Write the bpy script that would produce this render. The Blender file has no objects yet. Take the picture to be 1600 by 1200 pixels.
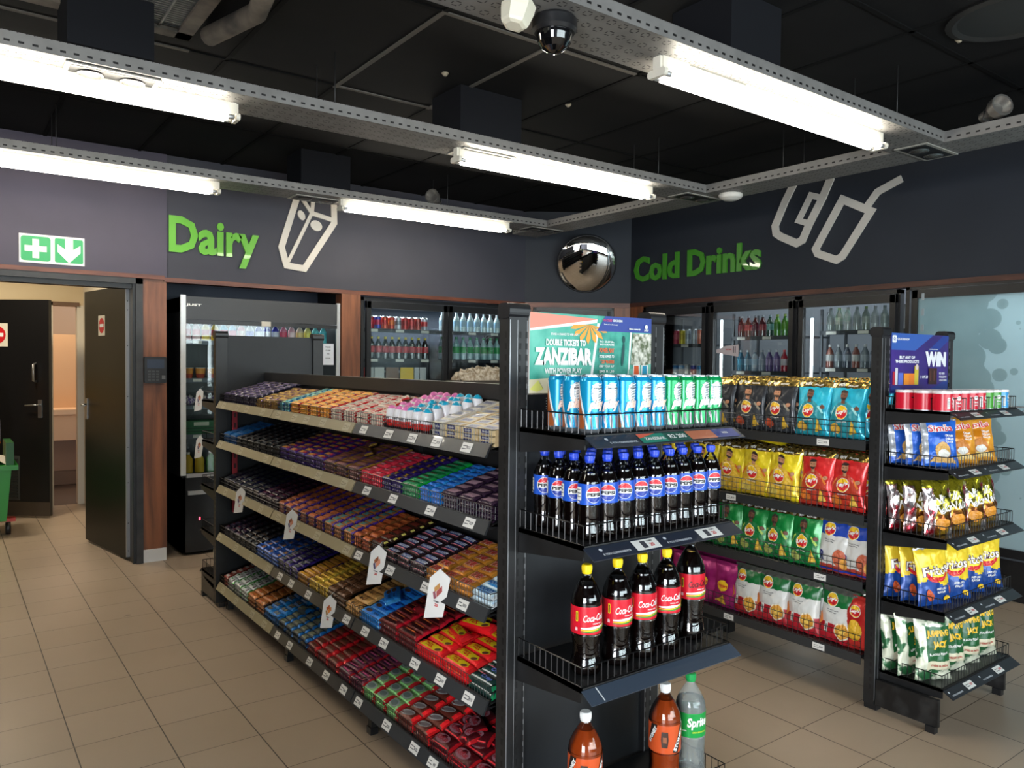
import bpy, bmesh, math, random
from mathutils import Vector, Matrix, noise
random.seed(7)
PI = math.pi
SC = bpy.context.scene
COL = SC.collection

# ---------------------------------------------------------------- camera
CAMH = 1.6
cam = bpy.data.cameras.new('camera'); camo = bpy.data.objects.new('camera', cam); COL.objects.link(camo)
cam.sensor_fit = 'HORIZONTAL'; cam.sensor_width = 36.0; cam.lens = 1208.27 / 1600 * 36.0
cam.clip_start = 0.05; cam.clip_end = 60
_y, _p, _r = math.radians(-36.474), math.radians(-1.593), math.radians(0.61)
F = Vector((math.cos(_y) * math.cos(_p), math.sin(_y) * math.cos(_p), math.sin(_p)))
R0 = F.cross(Vector((0, 0, 1))).normalized(); U0 = R0.cross(F)
RT = math.cos(_r) * R0 + math.sin(_r) * U0; UP = -math.sin(_r) * R0 + math.cos(_r) * U0
camo.matrix_world = Matrix(((RT.x, UP.x, -F.x, 0), (RT.y, UP.y, -F.y, 0), (RT.z, UP.z, -F.z, CAMH), (0, 0, 0, 1)))
SC.camera = camo

# ---------------------------------------------------------------- world, daylight, exposure
W = bpy.data.worlds.new('sky'); SC.world = W; W.use_nodes = True
W.node_tree.nodes['Background'].inputs[0].default_value = (0.80, 0.88, 1.0, 1)
W.node_tree.nodes['Background'].inputs[1].default_value = 1.6
def area_light(name, loc, rot, sx, sy, power, col):
    l = bpy.data.lights.new(name, 'AREA'); l.shape = 'RECTANGLE'; l.size = sx; l.size_y = sy
    l.energy = power; l.color = col
    o = bpy.data.objects.new(name, l); COL.objects.link(o); o.location = loc; o.rotation_euler = rot
    return o
# daylight through the glazed shop front behind the camera (wall at X = -3.6)
area_light('daylight_shopfront', (-3.75, -2.6, 1.45), (0, math.radians(-90), 0), 2.3, 6.4, 350, (0.90, 0.95, 1.0))
area_light('side_fill_light', (-1.7, 3.15, 1.4), (math.radians(-90), 0, 0), 2.6, 2.2, 340, (0.90, 0.95, 1.0))  # added fill light at an unseen side opening, brightens the chocolate side
SC.view_settings.view_transform = 'Standard'; SC.view_settings.look = 'None'
SC.view_settings.exposure = 0.32; SC.view_settings.gamma = 1.0; SC.view_settings.use_curve_mapping = False
SC.cycles.use_denoising = True
SC.cycles.max_bounces = 8; SC.cycles.transparent_max_bounces = 16; SC.cycles.caustics_reflective = False; SC.cycles.caustics_refractive = False

# ---------------------------------------------------------------- materials
def s2l(c):
    return tuple(((x / 255.) / 12.92 if x <= 10 else (((x / 255.) + 0.055) / 1.055) ** 2.4) for x in c)
_M = {}
def mat(rgb, rough=0.5, metal=0.0, coat=0.0, spec=0.5):
    key = (tuple(rgb), rough, metal, coat, spec)
    if key in _M: return _M[key]
    m = bpy.data.materials.new('paint_%d' % len(_M)); m.use_nodes = True
    b = m.node_tree.nodes['Principled BSDF']
    b.inputs['Base Color'].default_value = (*s2l(rgb), 1); b.inputs['Roughness'].default_value = rough
    b.inputs['Metallic'].default_value = metal; b.inputs['Coat Weight'].default_value = coat
    b.inputs['Specular IOR Level'].default_value = spec
    _M[key] = m; return m
def nmat(name):
    m = bpy.data.materials.new(name); m.use_nodes = True
    nt = m.node_tree; b = nt.nodes['Principled BSDF']
    return m, nt, b
def N(nt, t, **kw):
    n = nt.nodes.new(t)
    for k, v in kw.items():
        if k.startswith('i_'): n.inputs[int(k[2:])].default_value = v
        else: setattr(n, k, v)
    return n
def math_n(nt, op, a, b=None, c=None):
    n = nt.nodes.new('ShaderNodeMath'); n.operation = op
    for i, v in enumerate((a, b, c)):
        if v is None: continue
        if isinstance(v, (int, float)): n.inputs[i].default_value = v
        else: nt.links.new(v, n.inputs[i])
    return n.outputs[0]
def mixrgb(nt, fac, a, b):
    n = nt.nodes.new('ShaderNodeMix'); n.data_type = 'RGBA'
    for s, v in ((n.inputs[0], fac), (n.inputs[6], a), (n.inputs[7], b)):
        if isinstance(v, (int, float)): s.default_value = v
        elif isinstance(v, tuple): s.default_value = (*s2l(v), 1)
        else: nt.links.new(v, s)
    return n.outputs[2]
def noise_mat(name, c1, c2, scale=4, rough=0.6, detail=4, metal=0.0, bump=0.0, coat=0.0, stretch=None, pos=(0.35, 0.65), spec=0.5):
    m, nt, b = nmat(name)
    tc = N(nt, 'ShaderNodeTexCoord'); src = tc.outputs['Object']
    if stretch:
        mp = N(nt, 'ShaderNodeMapping'); mp.inputs['Scale'].default_value = stretch
        nt.links.new(src, mp.inputs[0]); src = mp.outputs[0]
    n = N(nt, 'ShaderNodeTexNoise'); n.inputs['Scale'].default_value = scale; n.inputs['Detail'].default_value = detail
    nt.links.new(src, n.inputs['Vector'])
    r = N(nt, 'ShaderNodeValToRGB'); nt.links.new(n.outputs['Fac'], r.inputs[0])
    r.color_ramp.elements[0].position = pos[0]; r.color_ramp.elements[1].position = pos[1]
    r.color_ramp.elements[0].color = (*s2l(c1), 1); r.color_ramp.elements[1].color = (*s2l(c2), 1)
    nt.links.new(r.outputs[0], b.inputs['Base Color']); b.inputs['Roughness'].default_value = rough
    b.inputs['Metallic'].default_value = metal; b.inputs['Coat Weight'].default_value = coat
    b.inputs['Specular IOR Level'].default_value = spec
    if bump:
        bp = N(nt, 'ShaderNodeBump'); bp.inputs['Strength'].default_value = bump; bp.inputs['Distance'].default_value = 0.01
        nt.links.new(n.outputs['Fac'], bp.inputs['Height']); nt.links.new(bp.outputs[0], b.inputs['Normal'])
    return m
def emit_mat(name, rgb, s):
    m, nt, b = nmat(name); b.inputs['Base Color'].default_value = (*rgb, 1)
    b.inputs['Emission Color'].default_value = (*rgb, 1); b.inputs['Emission Strength'].default_value = s
    return m
def pane_mat(name, tint=(0.93, 0.97, 0.96), refl=0.10, rough=0.02):
    m = bpy.data.materials.new(name); m.use_nodes = True; nt = m.node_tree; nt.nodes.clear()
    o = N(nt, 'ShaderNodeOutputMaterial'); t = N(nt, 'ShaderNodeBsdfTransparent'); g = N(nt, 'ShaderNodeBsdfGlossy')
    t.inputs[0].default_value = (*tint, 1); g.inputs['Roughness'].default_value = rough
    fr = N(nt, 'ShaderNodeFresnel'); fr.inputs[0].default_value = 1.5
    f = math_n(nt, 'MULTIPLY_ADD', fr.outputs[0], 1.0, refl - 0.04)
    mx = N(nt, 'ShaderNodeMixShader'); nt.links.new(f, mx.inputs[0]); nt.links.new(t.outputs[0], mx.inputs[1]); nt.links.new(g.outputs[0], mx.inputs[2])
    nt.links.new(mx.outputs[0], o.inputs[0]); return m

def wrap(rgb, rough=0.28, metal=0.0):
    key = ('w', tuple(rgb), rough, metal)
    if key in _M: return _M[key]
    m, nt, b = nmat('wrapper_%d' % len(_M)); b.inputs['Base Color'].default_value = (*s2l(rgb), 1)
    b.inputs['Roughness'].default_value = rough; b.inputs['Metallic'].default_value = metal
    tc = N(nt, 'ShaderNodeTexCoord'); n = N(nt, 'ShaderNodeTexNoise'); n.inputs['Scale'].default_value = 70; n.inputs['Detail'].default_value = 2
    nt.links.new(tc.outputs['Object'], n.inputs['Vector']); bp = N(nt, 'ShaderNodeBump'); bp.inputs['Strength'].default_value = .6; bp.inputs['Distance'].default_value = .004
    nt.links.new(n.outputs['Fac'], bp.inputs['Height']); nt.links.new(bp.outputs[0], b.inputs['Normal'])
    _M[key] = m; return m
def fog_mat(name, rgb, fac):
    m = bpy.data.materials.new(name); m.use_nodes = True; nt = m.node_tree; b = nt.nodes['Principled BSDF']; o = nt.nodes['Material Output']
    b.inputs['Base Color'].default_value = (*s2l(rgb), 1); b.inputs['Roughness'].default_value = .12
    t = N(nt, 'ShaderNodeBsdfTransparent'); t.inputs[0].default_value = (.92, .95, .94, 1); mx = N(nt, 'ShaderNodeMixShader'); mx.inputs[0].default_value = fac
    nt.links.new(t.outputs[0], mx.inputs[1]); nt.links.new(b.outputs[0], mx.inputs[2]); nt.links.new(mx.outputs[0], o.inputs[0]); return m
BLACK = mat((20, 20, 22), 0.45); BLACK_SAT = mat((26, 26, 28), 0.35); SOFTBLACK = mat((34, 34, 36), 0.6)
WIRE = mat((18, 18, 19), 0.3, 0.3); WHITE = mat((232, 232, 228), 0.5); CHROME = mat((200, 200, 200), 0.15, 1.0)
STEEL = mat((150, 150, 150), 0.35, 0.9); ALU = mat((176, 178, 180), 0.4, 0.7)
GLASS = pane_mat('glass_pane', refl=.045); PET = pane_mat('clear_plastic', (0.86, 0.89, 0.90), 0.06, 0.05)
SHELFMETAL = noise_mat('black_shelf_metal', (16, 16, 17), (34, 34, 35), 9, 0.45, pos=(0.3, 0.75))

# ---------------------------------------------------------------- mesh builder
class MB:
    def __init__(s): s.v = []; s.f = []; s.m = []; s.mats = []; s.sm = []
    def mi(s, m):
        if m not in s.mats: s.mats.append(m)
        return s.mats.index(m)
    def add(s, vs, fs, m, smooth=False, M=None):
        o = len(s.v)
        for p in vs:
            p = Vector(p)
            s.v.append(tuple(M @ p if M else p))
        k = s.mi(m)
        for f in fs: s.f.append(tuple(o + i for i in f)); s.m.append(k); s.sm.append(smooth)
    def box(s, a, b, m, M=None):
        x0, y0, z0 = a; x1, y1, z1 = b
        if x0 > x1: x0, x1 = x1, x0
        if y0 > y1: y0, y1 = y1, y0
        if z0 > z1: z0, z1 = z1, z0
        s.add([(x0, y0, z0), (x1, y0, z0), (x1, y1, z0), (x0, y1, z0), (x0, y0, z1), (x1, y0, z1), (x1, y1, z1), (x0, y1, z1)],
              [(0, 3, 2, 1), (4, 5, 6, 7), (0, 1, 5, 4), (1, 2, 6, 5), (2, 3, 7, 6), (3, 0, 4, 7)], m, False, M)
    def cbox(s, c, d, m, M=None):
        s.box([c[i] - d[i] / 2 for i in range(3)], [c[i] + d[i] / 2 for i in range(3)], m, M)
    def rbox(s, a, b, r, m, M=None, axis=2, n=4):
        """box with rounded corners seen along axis"""
        ax = [0, 1, 2]; ax.remove(axis); i, j = ax
        lo = [min(a[k], b[k]) for k in range(3)]; hi = [max(a[k], b[k]) for k in range(3)]
        pts = []
        for (cx, cy, a0) in ((hi[i] - r, hi[j] - r, 0), (lo[i] + r, hi[j] - r, PI / 2), (lo[i] + r, lo[j] + r, PI), (hi[i] - r, lo[j] + r, 1.5 * PI)):
            for k in range(n + 1):
                t = a0 + PI / 2 * k / n; pts.append((cx + r * math.cos(t), cy + r * math.sin(t)))
        s.prism(pts, i, j, axis, lo[axis], hi[axis], m, M)
    def prism(s, pts, i, j, axis, lo, hi, m, M=None, smooth=False):
        n = len(pts); vs = []
        for h in (lo, hi):
            for p in pts:
                q = [0, 0, 0]; q[i] = p[0]; q[j] = p[1]; q[axis] = h; vs.append(q)
        fl = [(k, (k + 1) % n, n + (k + 1) % n, n + k) for k in range(n)]
        if (i, j, axis) in ((0, 1, 2), (1, 2, 0)): caps = [tuple(range(n))[::-1], tuple(range(n, 2 * n))]
        else: caps = [tuple(range(n)), tuple(range(n, 2 * n))[::-1]]; fl = [f[::-1] for f in fl]
        s.add(vs, fl + caps, m, smooth, M)
    def tube(s, pts, r, m, n=6, closed=False, caps=True, M=None, smooth=True):
        pts = [Vector(p) for p in pts]; vs = []; fs = []; L = len(pts)
        prev = None
        for k, p in enumerate(pts):
            if closed: t = pts[(k + 1) % L] - pts[k - 1]
            else: t = pts[min(k + 1, L - 1)] - pts[max(k - 1, 0)]
            t.normalize()
            if prev is None:
                a = Vector((0, 0, 1)) if abs(t.z) < 0.9 else Vector((1, 0, 0)); u = t.cross(a).normalized()
            else:
                u = (prev - t * prev.dot(t)).normalized()
            prev = u; w = t.cross(u)
            rr = r[k] if isinstance(r, (list, tuple)) else r
            for q in range(n):
                a = 2 * PI * q / n; vs.append(p + (u * math.cos(a) + w * math.sin(a)) * rr)
        for k in range(L if closed else L - 1):
            k2 = (k + 1) % L
            for q in range(n):
                fs.append((k * n + q, k * n + (q + 1) % n, k2 * n + (q + 1) % n, k2 * n + q))
        if caps and not closed: fs += [tuple(range(n))[::-1], tuple((L - 1) * n + q for q in range(n))]
        s.add(vs, fs, m, smooth and n > 4, M)
    def lathe(s, prof, segs, n=20, M=None, smooth=True, caps=True):
        """prof [(r,z)...]; segs: material or list of materials per span"""
        L = len(prof); vs = []
        for (r, z) in prof:
            for q in range(n):
                a = 2 * PI * q / n; vs.append((r * math.cos(a), r * math.sin(a), z))
        for k in range(L - 1):
            mm = segs[k] if isinstance(segs, list) else segs
            o = len(s.v)
            s.add([vs[i] for i in range(k * n, (k + 2) * n)], [(q, (q + 1) % n, n + (q + 1) % n, n + q) for q in range(n)], mm, smooth, M)
        if not caps: return
        mm0 = segs[0] if isinstance(segs, list) else segs; mm1 = segs[-1] if isinstance(segs, list) else segs
        s.add(vs[:n], [tuple(range(n))[::-1]], mm0, False, M); s.add(vs[(L - 1) * n:], [tuple(range(n))], mm1, False, M)
    def surf(s, fn, nu, nv, m, smooth=True, M=None, flip=False):
        """fn(u,v)->Vector, u,v in 0..1 ; m material or function(u,v)->material"""
        P = [[fn(i / nu, j / nv) for i in range(nu + 1)] for j in range(nv + 1)]
        o = len(s.v)
        for row in P:
            for p in row: s.v.append(tuple(M @ p if M else p))
        for j in range(nv):
            for i in range(nu):
                a = o + j * (nu + 1) + i; f = (a, a + 1, a + nu + 2, a + nu + 1)
                s.f.append(f[::-1] if flip else f)
                mm = m((i + .5) / nu, (j + .5) / nv) if callable(m) and not isinstance(m, bpy.types.Material) else m
                s.m.append(s.mi(mm)); s.sm.append(smooth)
    def mesh(s, name):
        me = bpy.data.meshes.new(name); me.from_pydata(s.v, [], s.f)
        for m in s.mats: me.materials.append(m)
        me.polygons.foreach_set('material_index', s.m); me.polygons.foreach_set('use_smooth', s.sm)
        me.update(); return me
    def build(s, name, parent=None, loc=None, rz=0, **props):
        return link(name, s.mesh(name), parent, loc, rz, **props)
def link(name, me, parent=None, loc=None, rz=0, label=None, cat=None, group=None, kind=None):
    o = bpy.data.objects.new(name, me); COL.objects.link(o)
    if loc is not None: o.location = loc
    if rz: o.rotation_euler = (0, 0, rz)
    if parent: o.parent = parent
    return tag(o, label, cat, group, kind)
def tag(o, label=None, cat=None, group=None, kind=None):
    if label: o['label'] = label
    if cat: o['category'] = cat
    if group: o['group'] = group
    if kind: o['kind'] = kind
    return o
def thing(name, label, cat, loc=(0, 0, 0), rz=0, group=None):
    return link(name, None, None, loc, rz, label, cat, group)
def struct(name, mb, **k): return mb.build(name, kind='structure', **k)
KIDS = {}
def dup(root, loc, rot=None, label=None, group=None, name=None):
    r = root.copy(); COL.objects.link(r); r.location = loc
    if rot is not None: r.rotation_euler = rot
    if label: r['label'] = label
    if group: r['group'] = group
    for ch in list(root.children):
        c = ch.copy(); COL.objects.link(c); c.parent = r
        for g in list(ch.children):
            d = g.copy(); COL.objects.link(d); d.parent = c
    return r

# ---------------------------------------------------------------- 2D graphics mapped on surfaces
_T = {}
def text2d(body, bold=0.0):
    key = (body, bold)
    if key in _T: return _T[key]
    cu = bpy.data.curves.new('t', 'FONT'); cu.body = body; cu.size = 1.0; cu.resolution_u = 2; cu.offset = bold
    cu.fill_mode = 'FRONT'
    o = bpy.data.objects.new('t', cu); COL.objects.link(o)
    bpy.context.view_layer.update()
    me = o.to_mesh(); vs = [(v.co.x, v.co.y) for v in me.vertices]; fs = [tuple(p.vertices) for p in me.polygons]
    flip = bool(me.polygons) and me.polygons[0].normal.z < 0
    o.to_mesh_clear(); bpy.data.objects.remove(o); bpy.data.curves.remove(cu)
    if flip: fs = [f[::-1] for f in fs]
    x0 = min(v[0] for v in vs); x1 = max(v[0] for v in vs); y0 = min(v[1] for v in vs); y1 = max(v[1] for v in vs)
    vs = [((v[0] - (x0 + x1) / 2), (v[1] - (y0 + y1) / 2)) for v in vs]
    _T[key] = (vs, fs, x1 - x0, y1 - y0); return _T[key]
def poly2d(pts, maxlen):
    bm = bmesh.new(); f = bm.faces.new([bm.verts.new((p[0], p[1], 0)) for p in pts])
    bm.normal_update()
    if f.normal.z < 0: f.normal_flip()
    bmesh.ops.triangulate(bm, faces=bm.faces[:])
    for _ in range(4):
        es = [e for e in bm.edges if e.calc_length() > maxlen]
        if not es: break
        bmesh.ops.subdivide_edges(bm, edges=es, cuts=1)
        bmesh.ops.triangulate(bm, faces=[f for f in bm.faces if len(f.verts) > 3])
    bm.verts.index_update()
    vs = [(v.co.x, v.co.y) for v in bm.verts]; fs = [tuple(v.index for v in f.verts) for f in bm.faces]; bm.free()
    return vs, fs
def ell(cx, cy, rx, ry, n=20, rot=0, a0=0, a1=2 * PI):
    c, s = math.cos(rot), math.sin(rot); o = []
    full = abs(a1 - a0 - 2 * PI) < 1e-6
    for k in range(n if full else n + 1):
        a = a0 + (a1 - a0) * k / n; x = rx * math.cos(a); y = ry * math.sin(a)
        o.append((cx + x * c - y * s, cy + x * s + y * c))
    return o
def rect(x0, y0, x1, y1): return [(x0, y0), (x1, y0), (x1, y1), (x0, y1)]
def T(body, cx, cy, h, m, w=None, shear=0.0, rot=0.0, bold=0.03):
    return ('t', body, cx, cy, h, m, w, shear, rot, bold)
def decals(mb, S, layers, maxlen=0.03, eps=0.0005, M=None):
    """S(x,y,off)->point, x,y in metres across the surface. layers: (pts, material) or T(...)"""
    for k, L in enumerate(layers):
        off = eps * (1 + k * 0.6)
        if L[0] == 't':
            _, body, cx, cy, h, m, w, shear, rot, bold = L
            vs, fs, tw, th = text2d(body, bold)
            sy = h / th; sx = (w / tw) if w else sy; c, s = math.cos(rot), math.sin(rot)
            pts = []
            for x, y in vs:
                x, y = x * sx + y * sy * shear, y * sy
                pts.append((cx + x * c - y * s, cy + x * s + y * c))
        else:
            (pts, fs), m = poly2d(L[0], maxlen), L[1]
        mb.add([S(x, y, off) for x, y in pts], fs, m, False, M)
def flatS(origin, ux, uy, n):
    o, a, b, c = Vector(origin), Vector(ux), Vector(uy), Vector(n)
    return lambda x, y, off: o + a * x + b * y + c * off
def cylS(r, z0=0, ang0=0):
    """x = arc length from ang0 (text reads left to right seen from outside), y = height"""
    rf = r if callable(r) else (lambda z: r)
    def S(x, y, off):
        R_ = rf(y) + off; a = ang0 + x / rf(y)
        return Vector((R_ * math.cos(a), R_ * math.sin(a), z0 + y))
    return S
ORD = ['first', 'second', 'third', 'fourth', 'fifth', 'sixth', 'seventh', 'eighth', 'ninth', 'tenth', 'eleventh', 'twelfth', 'thirteenth', 'fourteenth', 'fifteenth', 'sixteenth', 'seventeenth', 'eighteenth']
# ================================================================ ROOM SHELL
H = 3.2
XD = 6.55      # dairy wall plane
YC = -5.9      # cold drinks wall plane
ZH = 2.24      # underside of the painted bulkhead
# floor tiles
m, nt, b = nmat('floor_tiles')
tc = N(nt, 'ShaderNodeTexCoord'); sp = N(nt, 'ShaderNodeSeparateXYZ'); nt.links.new(tc.outputs['Object'], sp.inputs[0])
TS = 0.3272
def grout(axis, off, w):
    v = math_n(nt, 'SUBTRACT', sp.outputs[axis], off)
    v = math_n(nt, 'DIVIDE', v, TS); v = math_n(nt, 'ADD', v, 100.0)
    f = math_n(nt, 'FRACT', v); f2 = math_n(nt, 'SUBTRACT', 1.0, f); mn = math_n(nt, 'MINIMUM', f, f2)
    return math_n(nt, 'LESS_THAN', mn, w / TS), math_n(nt, 'FLOOR', v)
gx, ix = grout(0, 5.2136, 0.0016); gy, iy = grout(1, -0.4293, 0.0024)
gm = math_n(nt, 'MAXIMUM', gx, gy)
cid = N(nt, 'ShaderNodeCombineXYZ'); nt.links.new(ix, cid.inputs[0]); nt.links.new(iy, cid.inputs[1])
wn = N(nt, 'ShaderNodeTexWhiteNoise'); nt.links.new(cid.outputs[0], wn.inputs[0])
ns = N(nt, 'ShaderNodeTexNoise'); ns.inputs['Scale'].default_value = 1.3; ns.inputs['Detail'].default_value = 5; nt.links.new(tc.outputs['Object'], ns.inputs[0])
tile = mixrgb(nt, wn.outputs[0], (166, 146, 125), (174, 154, 134)); dirt = mixrgb(nt, ns.outputs[0], (150, 132, 112), (188, 170, 148))
tile = mixrgb(nt, 0.45, tile, dirt)
spk = N(nt, 'ShaderNodeTexNoise'); spk.inputs['Scale'].default_value = 7; spk.inputs['Detail'].default_value = 2; nt.links.new(tc.outputs['Object'], spk.inputs[0])
sp2 = math_n(nt, 'GREATER_THAN', spk.outputs[0], 0.745)
tile = mixrgb(nt, math_n(nt, 'MULTIPLY', sp2, 0.5), tile, (70, 58, 46))
nt.links.new(mixrgb(nt, gm, tile, (62, 50, 38)), b.inputs['Base Color'])
b.inputs['Roughness'].default_value = 0.36
FLOORM = m
f = MB(); f.box((-3.7, -5.9, -0.1), (7.3, 3.2, 0), FLOORM); f.box((7.3, -1.6, -0.1), (9.62, 3.2, 0), FLOORM); struct('floor', f)
# ceiling
CEIL = noise_mat('black_ceiling_tile', (15, 15, 16), (25, 25, 25), 1.4, 0.9, pos=(0.3, 0.7), spec=.15)
c = MB(); c.box((-3.7, -6.0, H), (7.3, 3.3, H + 0.08), CEIL); struct('ceiling', c)
DARKBAR = mat((15, 15, 15), 0.9, 0, 0, .1); LITBAR = mat((92, 89, 84), 0.8, 0, 0, .2)  # second, lighter colour paints the lamp light on the central grid bars
g = MB(); g2 = MB()
ys = [-1.865 - 0.6233 * k for k in range(-7, 7)]; xs = [3.075 + 1.197 * k for k in range(-5, 3)]
for y in ys:
    if y < YC: continue
    lit = -2.6 < y < -1.8
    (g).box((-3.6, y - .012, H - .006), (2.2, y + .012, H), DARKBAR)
    g.box((2.2, y - .012, H - .006), (3.08, y + .012, H), DARKBAR); (g2 if lit else g).box((3.08, y - .012, H - .006), (4.3, y + .012, H), LITBAR if lit else DARKBAR)
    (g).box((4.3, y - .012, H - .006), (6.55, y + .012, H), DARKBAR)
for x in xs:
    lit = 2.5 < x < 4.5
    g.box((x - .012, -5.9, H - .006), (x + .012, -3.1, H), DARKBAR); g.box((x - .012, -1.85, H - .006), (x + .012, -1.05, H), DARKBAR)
    (g2 if lit else g).box((x - .012, -3.1, H - .0065), (x + .012, -1.85, H), LITBAR if lit else DARKBAR); (g2 if lit and x > 4 else g).box((x - .012, -1.05, H - .0065), (x + .012, 0.2, H), LITBAR if lit and x > 4 else DARKBAR)
    g.box((x - .012, 0.2, H - .006), (x + .012, 3.2, H), DARKBAR)
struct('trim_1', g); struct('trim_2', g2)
# walls
NAVY = noise_mat('navy_wall_paint', (52, 53, 62), (60, 60, 70), 1.2, 0.7); PURP = noise_mat('purple_grey_wall_paint', (68, 64, 78), (77, 72, 88), 1.2, 0.7)
NAVY2 = noise_mat('dark_navy_wall_paint', (28, 33, 42), (34, 39, 48), 1.2, 0.7)
DARKW = mat((14, 14, 15), 0.7)
WOOD = noise_mat('red_brown_wood', (92, 52, 32), (132, 80, 50), 3.2, 0.42, 8, stretch=(6, 6, 0.6))
WOODH = noise_mat('red_brown_wood_rail', (84, 44, 30), (112, 62, 42), 3.2, 0.42, 8, stretch=(1, 1, 8))
w = MB()
w.box((XD, -5.0, ZH), (XD + .12, -1.44, H), NAVY); w.box((XD - .02, -1.44, ZH), (XD + .12, 3.2, H), PURP)
w.box((XD, 0.85, 0), (XD + .12, 3.2, ZH), NAVY)
struct('wall_dairy', w)
w = MB(); w.box((2.0, YC - .12, ZH), (5.88, YC, H), NAVY2); w.box((-3.7, YC - .12, ZH), (2.0, YC, H), NAVY2)
w.box((-3.7, YC - .12, 0), (0.9, YC, ZH), NAVY2); struct('wall_cold_drinks', w)
a = Vector((XD, -5.0, 0)); bq = Vector((5.88, -5.9, 0)); dd = (bq - a).normalized(); nn = Vector((dd.y, -dd.x, 0)); nn = nn if nn.dot(Vector((-1, 1, 0))) > 0 else -nn
def diag(s, off, z): return a + dd * s + nn * off + Vector((0, 0, z))
DL = (bq - a).length
def dbox(mb, s0, s1, o0, o1, z0, z1, m):
    vs = [diag(s, o, z) for z in (z0, z1) for s, o in ((s0, o0), (s1, o0), (s1, o1), (s0, o1))]
    mb.add(vs, [(0, 3, 2, 1), (4, 5, 6, 7), (0, 1, 5, 4), (1, 2, 6, 5), (2, 3, 7, 6), (3, 0, 4, 7)], m)
w = MB(); dbox(w, 0, DL, -.12, 0, ZH, H, NAVY2); dbox(w, 0, .09, -.12, 0.0, 0, ZH, WOOD); dbox(w, DL - .17, DL, -.12, 0.0, 0, ZH, WOOD); struct('wall_corner', w)
# left, back (shop front) walls
w = MB(); w.box((-3.7, 3.1, 0), (-3.0, 3.22, H), NAVY); w.box((-0.4, 3.1, 0), (9.62, 3.22, H), NAVY); w.box((-3.0, 3.1, 2.7), (-0.4, 3.22, H), NAVY); struct('wall_left', w)
w = MB(); w.box((-3.72, -5.9, 0), (-3.6, 3.2, 0.35), DARKW); w.box((-3.72, -5.9, 2.6), (-3.6, 3.2, H), NAVY); w.box((-3.72, .7, .35), (-3.6, 3.2, 2.6), NAVY); struct('wall_shopfront', w)
fr = MB()
for y in (-5.86, -4.6, -3.3, -2.0, -0.7, 0.66): fr.box((-3.69, y - .03, .35), (-3.62, y + .03, 2.6), BLACK)
for z in (.38, 2.05, 2.57): fr.box((-3.69, -5.86, z - .03), (-3.62, .66, z + .03), BLACK)
struct('window_1', fr)
pg = MB(); pg.box((-3.66, -5.86, .35), (-3.654, .66, 2.6), GLASS); pg.build('window_glass', bpy.data.objects['window_1'])
dw = MB(); dw.box((-3.0, 3.13, 0), (-2.94, 3.2, 2.7), BLACK); dw.box((-.46, 3.13, 0), (-.4, 3.2, 2.7), BLACK); dw.box((-1.73, 3.13, 0), (-1.67, 3.2, 2.7), BLACK); dw.box((-3.0, 3.13, 2.64), (-.4, 3.2, 2.7), BLACK); struct('door_4', dw)
# wood rail under the bulkheads
t = MB(); t.box((XD - .03, -1.42, ZH - .02), (XD + .1, 0.85, ZH + .012), WOODH); t.box((XD - .012, -5.0, ZH - .035), (XD + .1, -1.42, ZH + .0), WOODH); struct('trim_3', t)
t = MB(); t.box((0.9, YC - .1, ZH - .04), (5.88, YC + .012, ZH), noise_mat('dark_wood_rail', (60, 32, 24), (84, 48, 36), 3.2, .45, 8, stretch=(1, 1, 8))); struct('trim_4', t)
t = MB(); dbox(t, 0, DL, -.1, .01, ZH - .05, ZH, WOODH); struct('trim_5', t)
# pillar between the doorway and the chiller, white skirting block
p = MB(); p.box((XD - .0, -1.44, .09), (XD + .12, -1.265, ZH - .02), WOOD); struct('trim_6', p)
p = MB(); p.box((XD - .01, -1.435, 0), (XD + .12, -1.265, .1), mat((205, 205, 205), .4)); struct('baseboard_dairy', p)
p = MB(); p.box((XD - .01, -3.10, 0), (XD + .12, -2.915, ZH - .03), WOOD); struct('trim_7', p)
p = MB(); p.box((XD - .01, -5.0, 0), (XD + .1, -4.97, ZH - .03), WOOD); struct('trim_8', p)
p = MB(); p.box((5.70, YC - .12, 0), (5.88, YC + .004, ZH - .03), WOOD); struct('trim_9', p)
# doorway frame, corridor
JAMB = noise_mat('dark_door_jamb', (30, 29, 30), (48, 46, 46), 8, 0.45)
j = MB()
j.box((XD - .02, -1.265, 0), (XD + .14, -1.215, ZH - .02), JAMB); j.box((XD + .0, -1.215, 0), (XD + .14, -1.195, ZH - .05), BLACK)
j.box((XD - .02, -1.265, ZH - .065), (XD + .14, .85, ZH - .02), JAMB); j.box((XD + .02, -1.2, ZH - .10), (XD + .14, .85, ZH - .065), BLACK)
j.box((XD - .02, .80, 0), (XD + .14, .85, ZH), JAMB)
struct('door_3', j)
CREAM = mat((222, 200, 160), 0.6); CREAM2 = mat((226, 216, 196), 0.6)
w = MB(); w.box((XD + .14, -1.36, 0), (9.6, -1.26, 3.0), CREAM2); struct('wall_corridor_right', w)
w = MB(); w.box((9.6, -.94, 0), (9.72, 3.2, 3.0), CREAM); w.box((9.6, -1.36, 2.17), (9.72, -.94, 3.0), CREAM); w.box((9.6, -1.36, 0), (9.72, -1.2, 2.17), CREAM2); struct('wall_corridor_back', w)
w = MB(); w.box((9.58, -.97, 0), (9.74, -.93, 2.2), CREAM2); w.box((9.58, -1.22, 2.16), (9.74, -.93, 2.2), mat((120, 92, 70), .5)); struct('trim_10', w)
w = MB(); w.box((XD + .12, -1.36, 3.0), (13.2, 3.2, 3.05), mat((200, 195, 185), .7)); struct('ceiling_corridor', w)
TAN = noise_mat('tan_wall', (205, 168, 128), (214, 178, 140), 1.0, 0.5)
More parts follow.
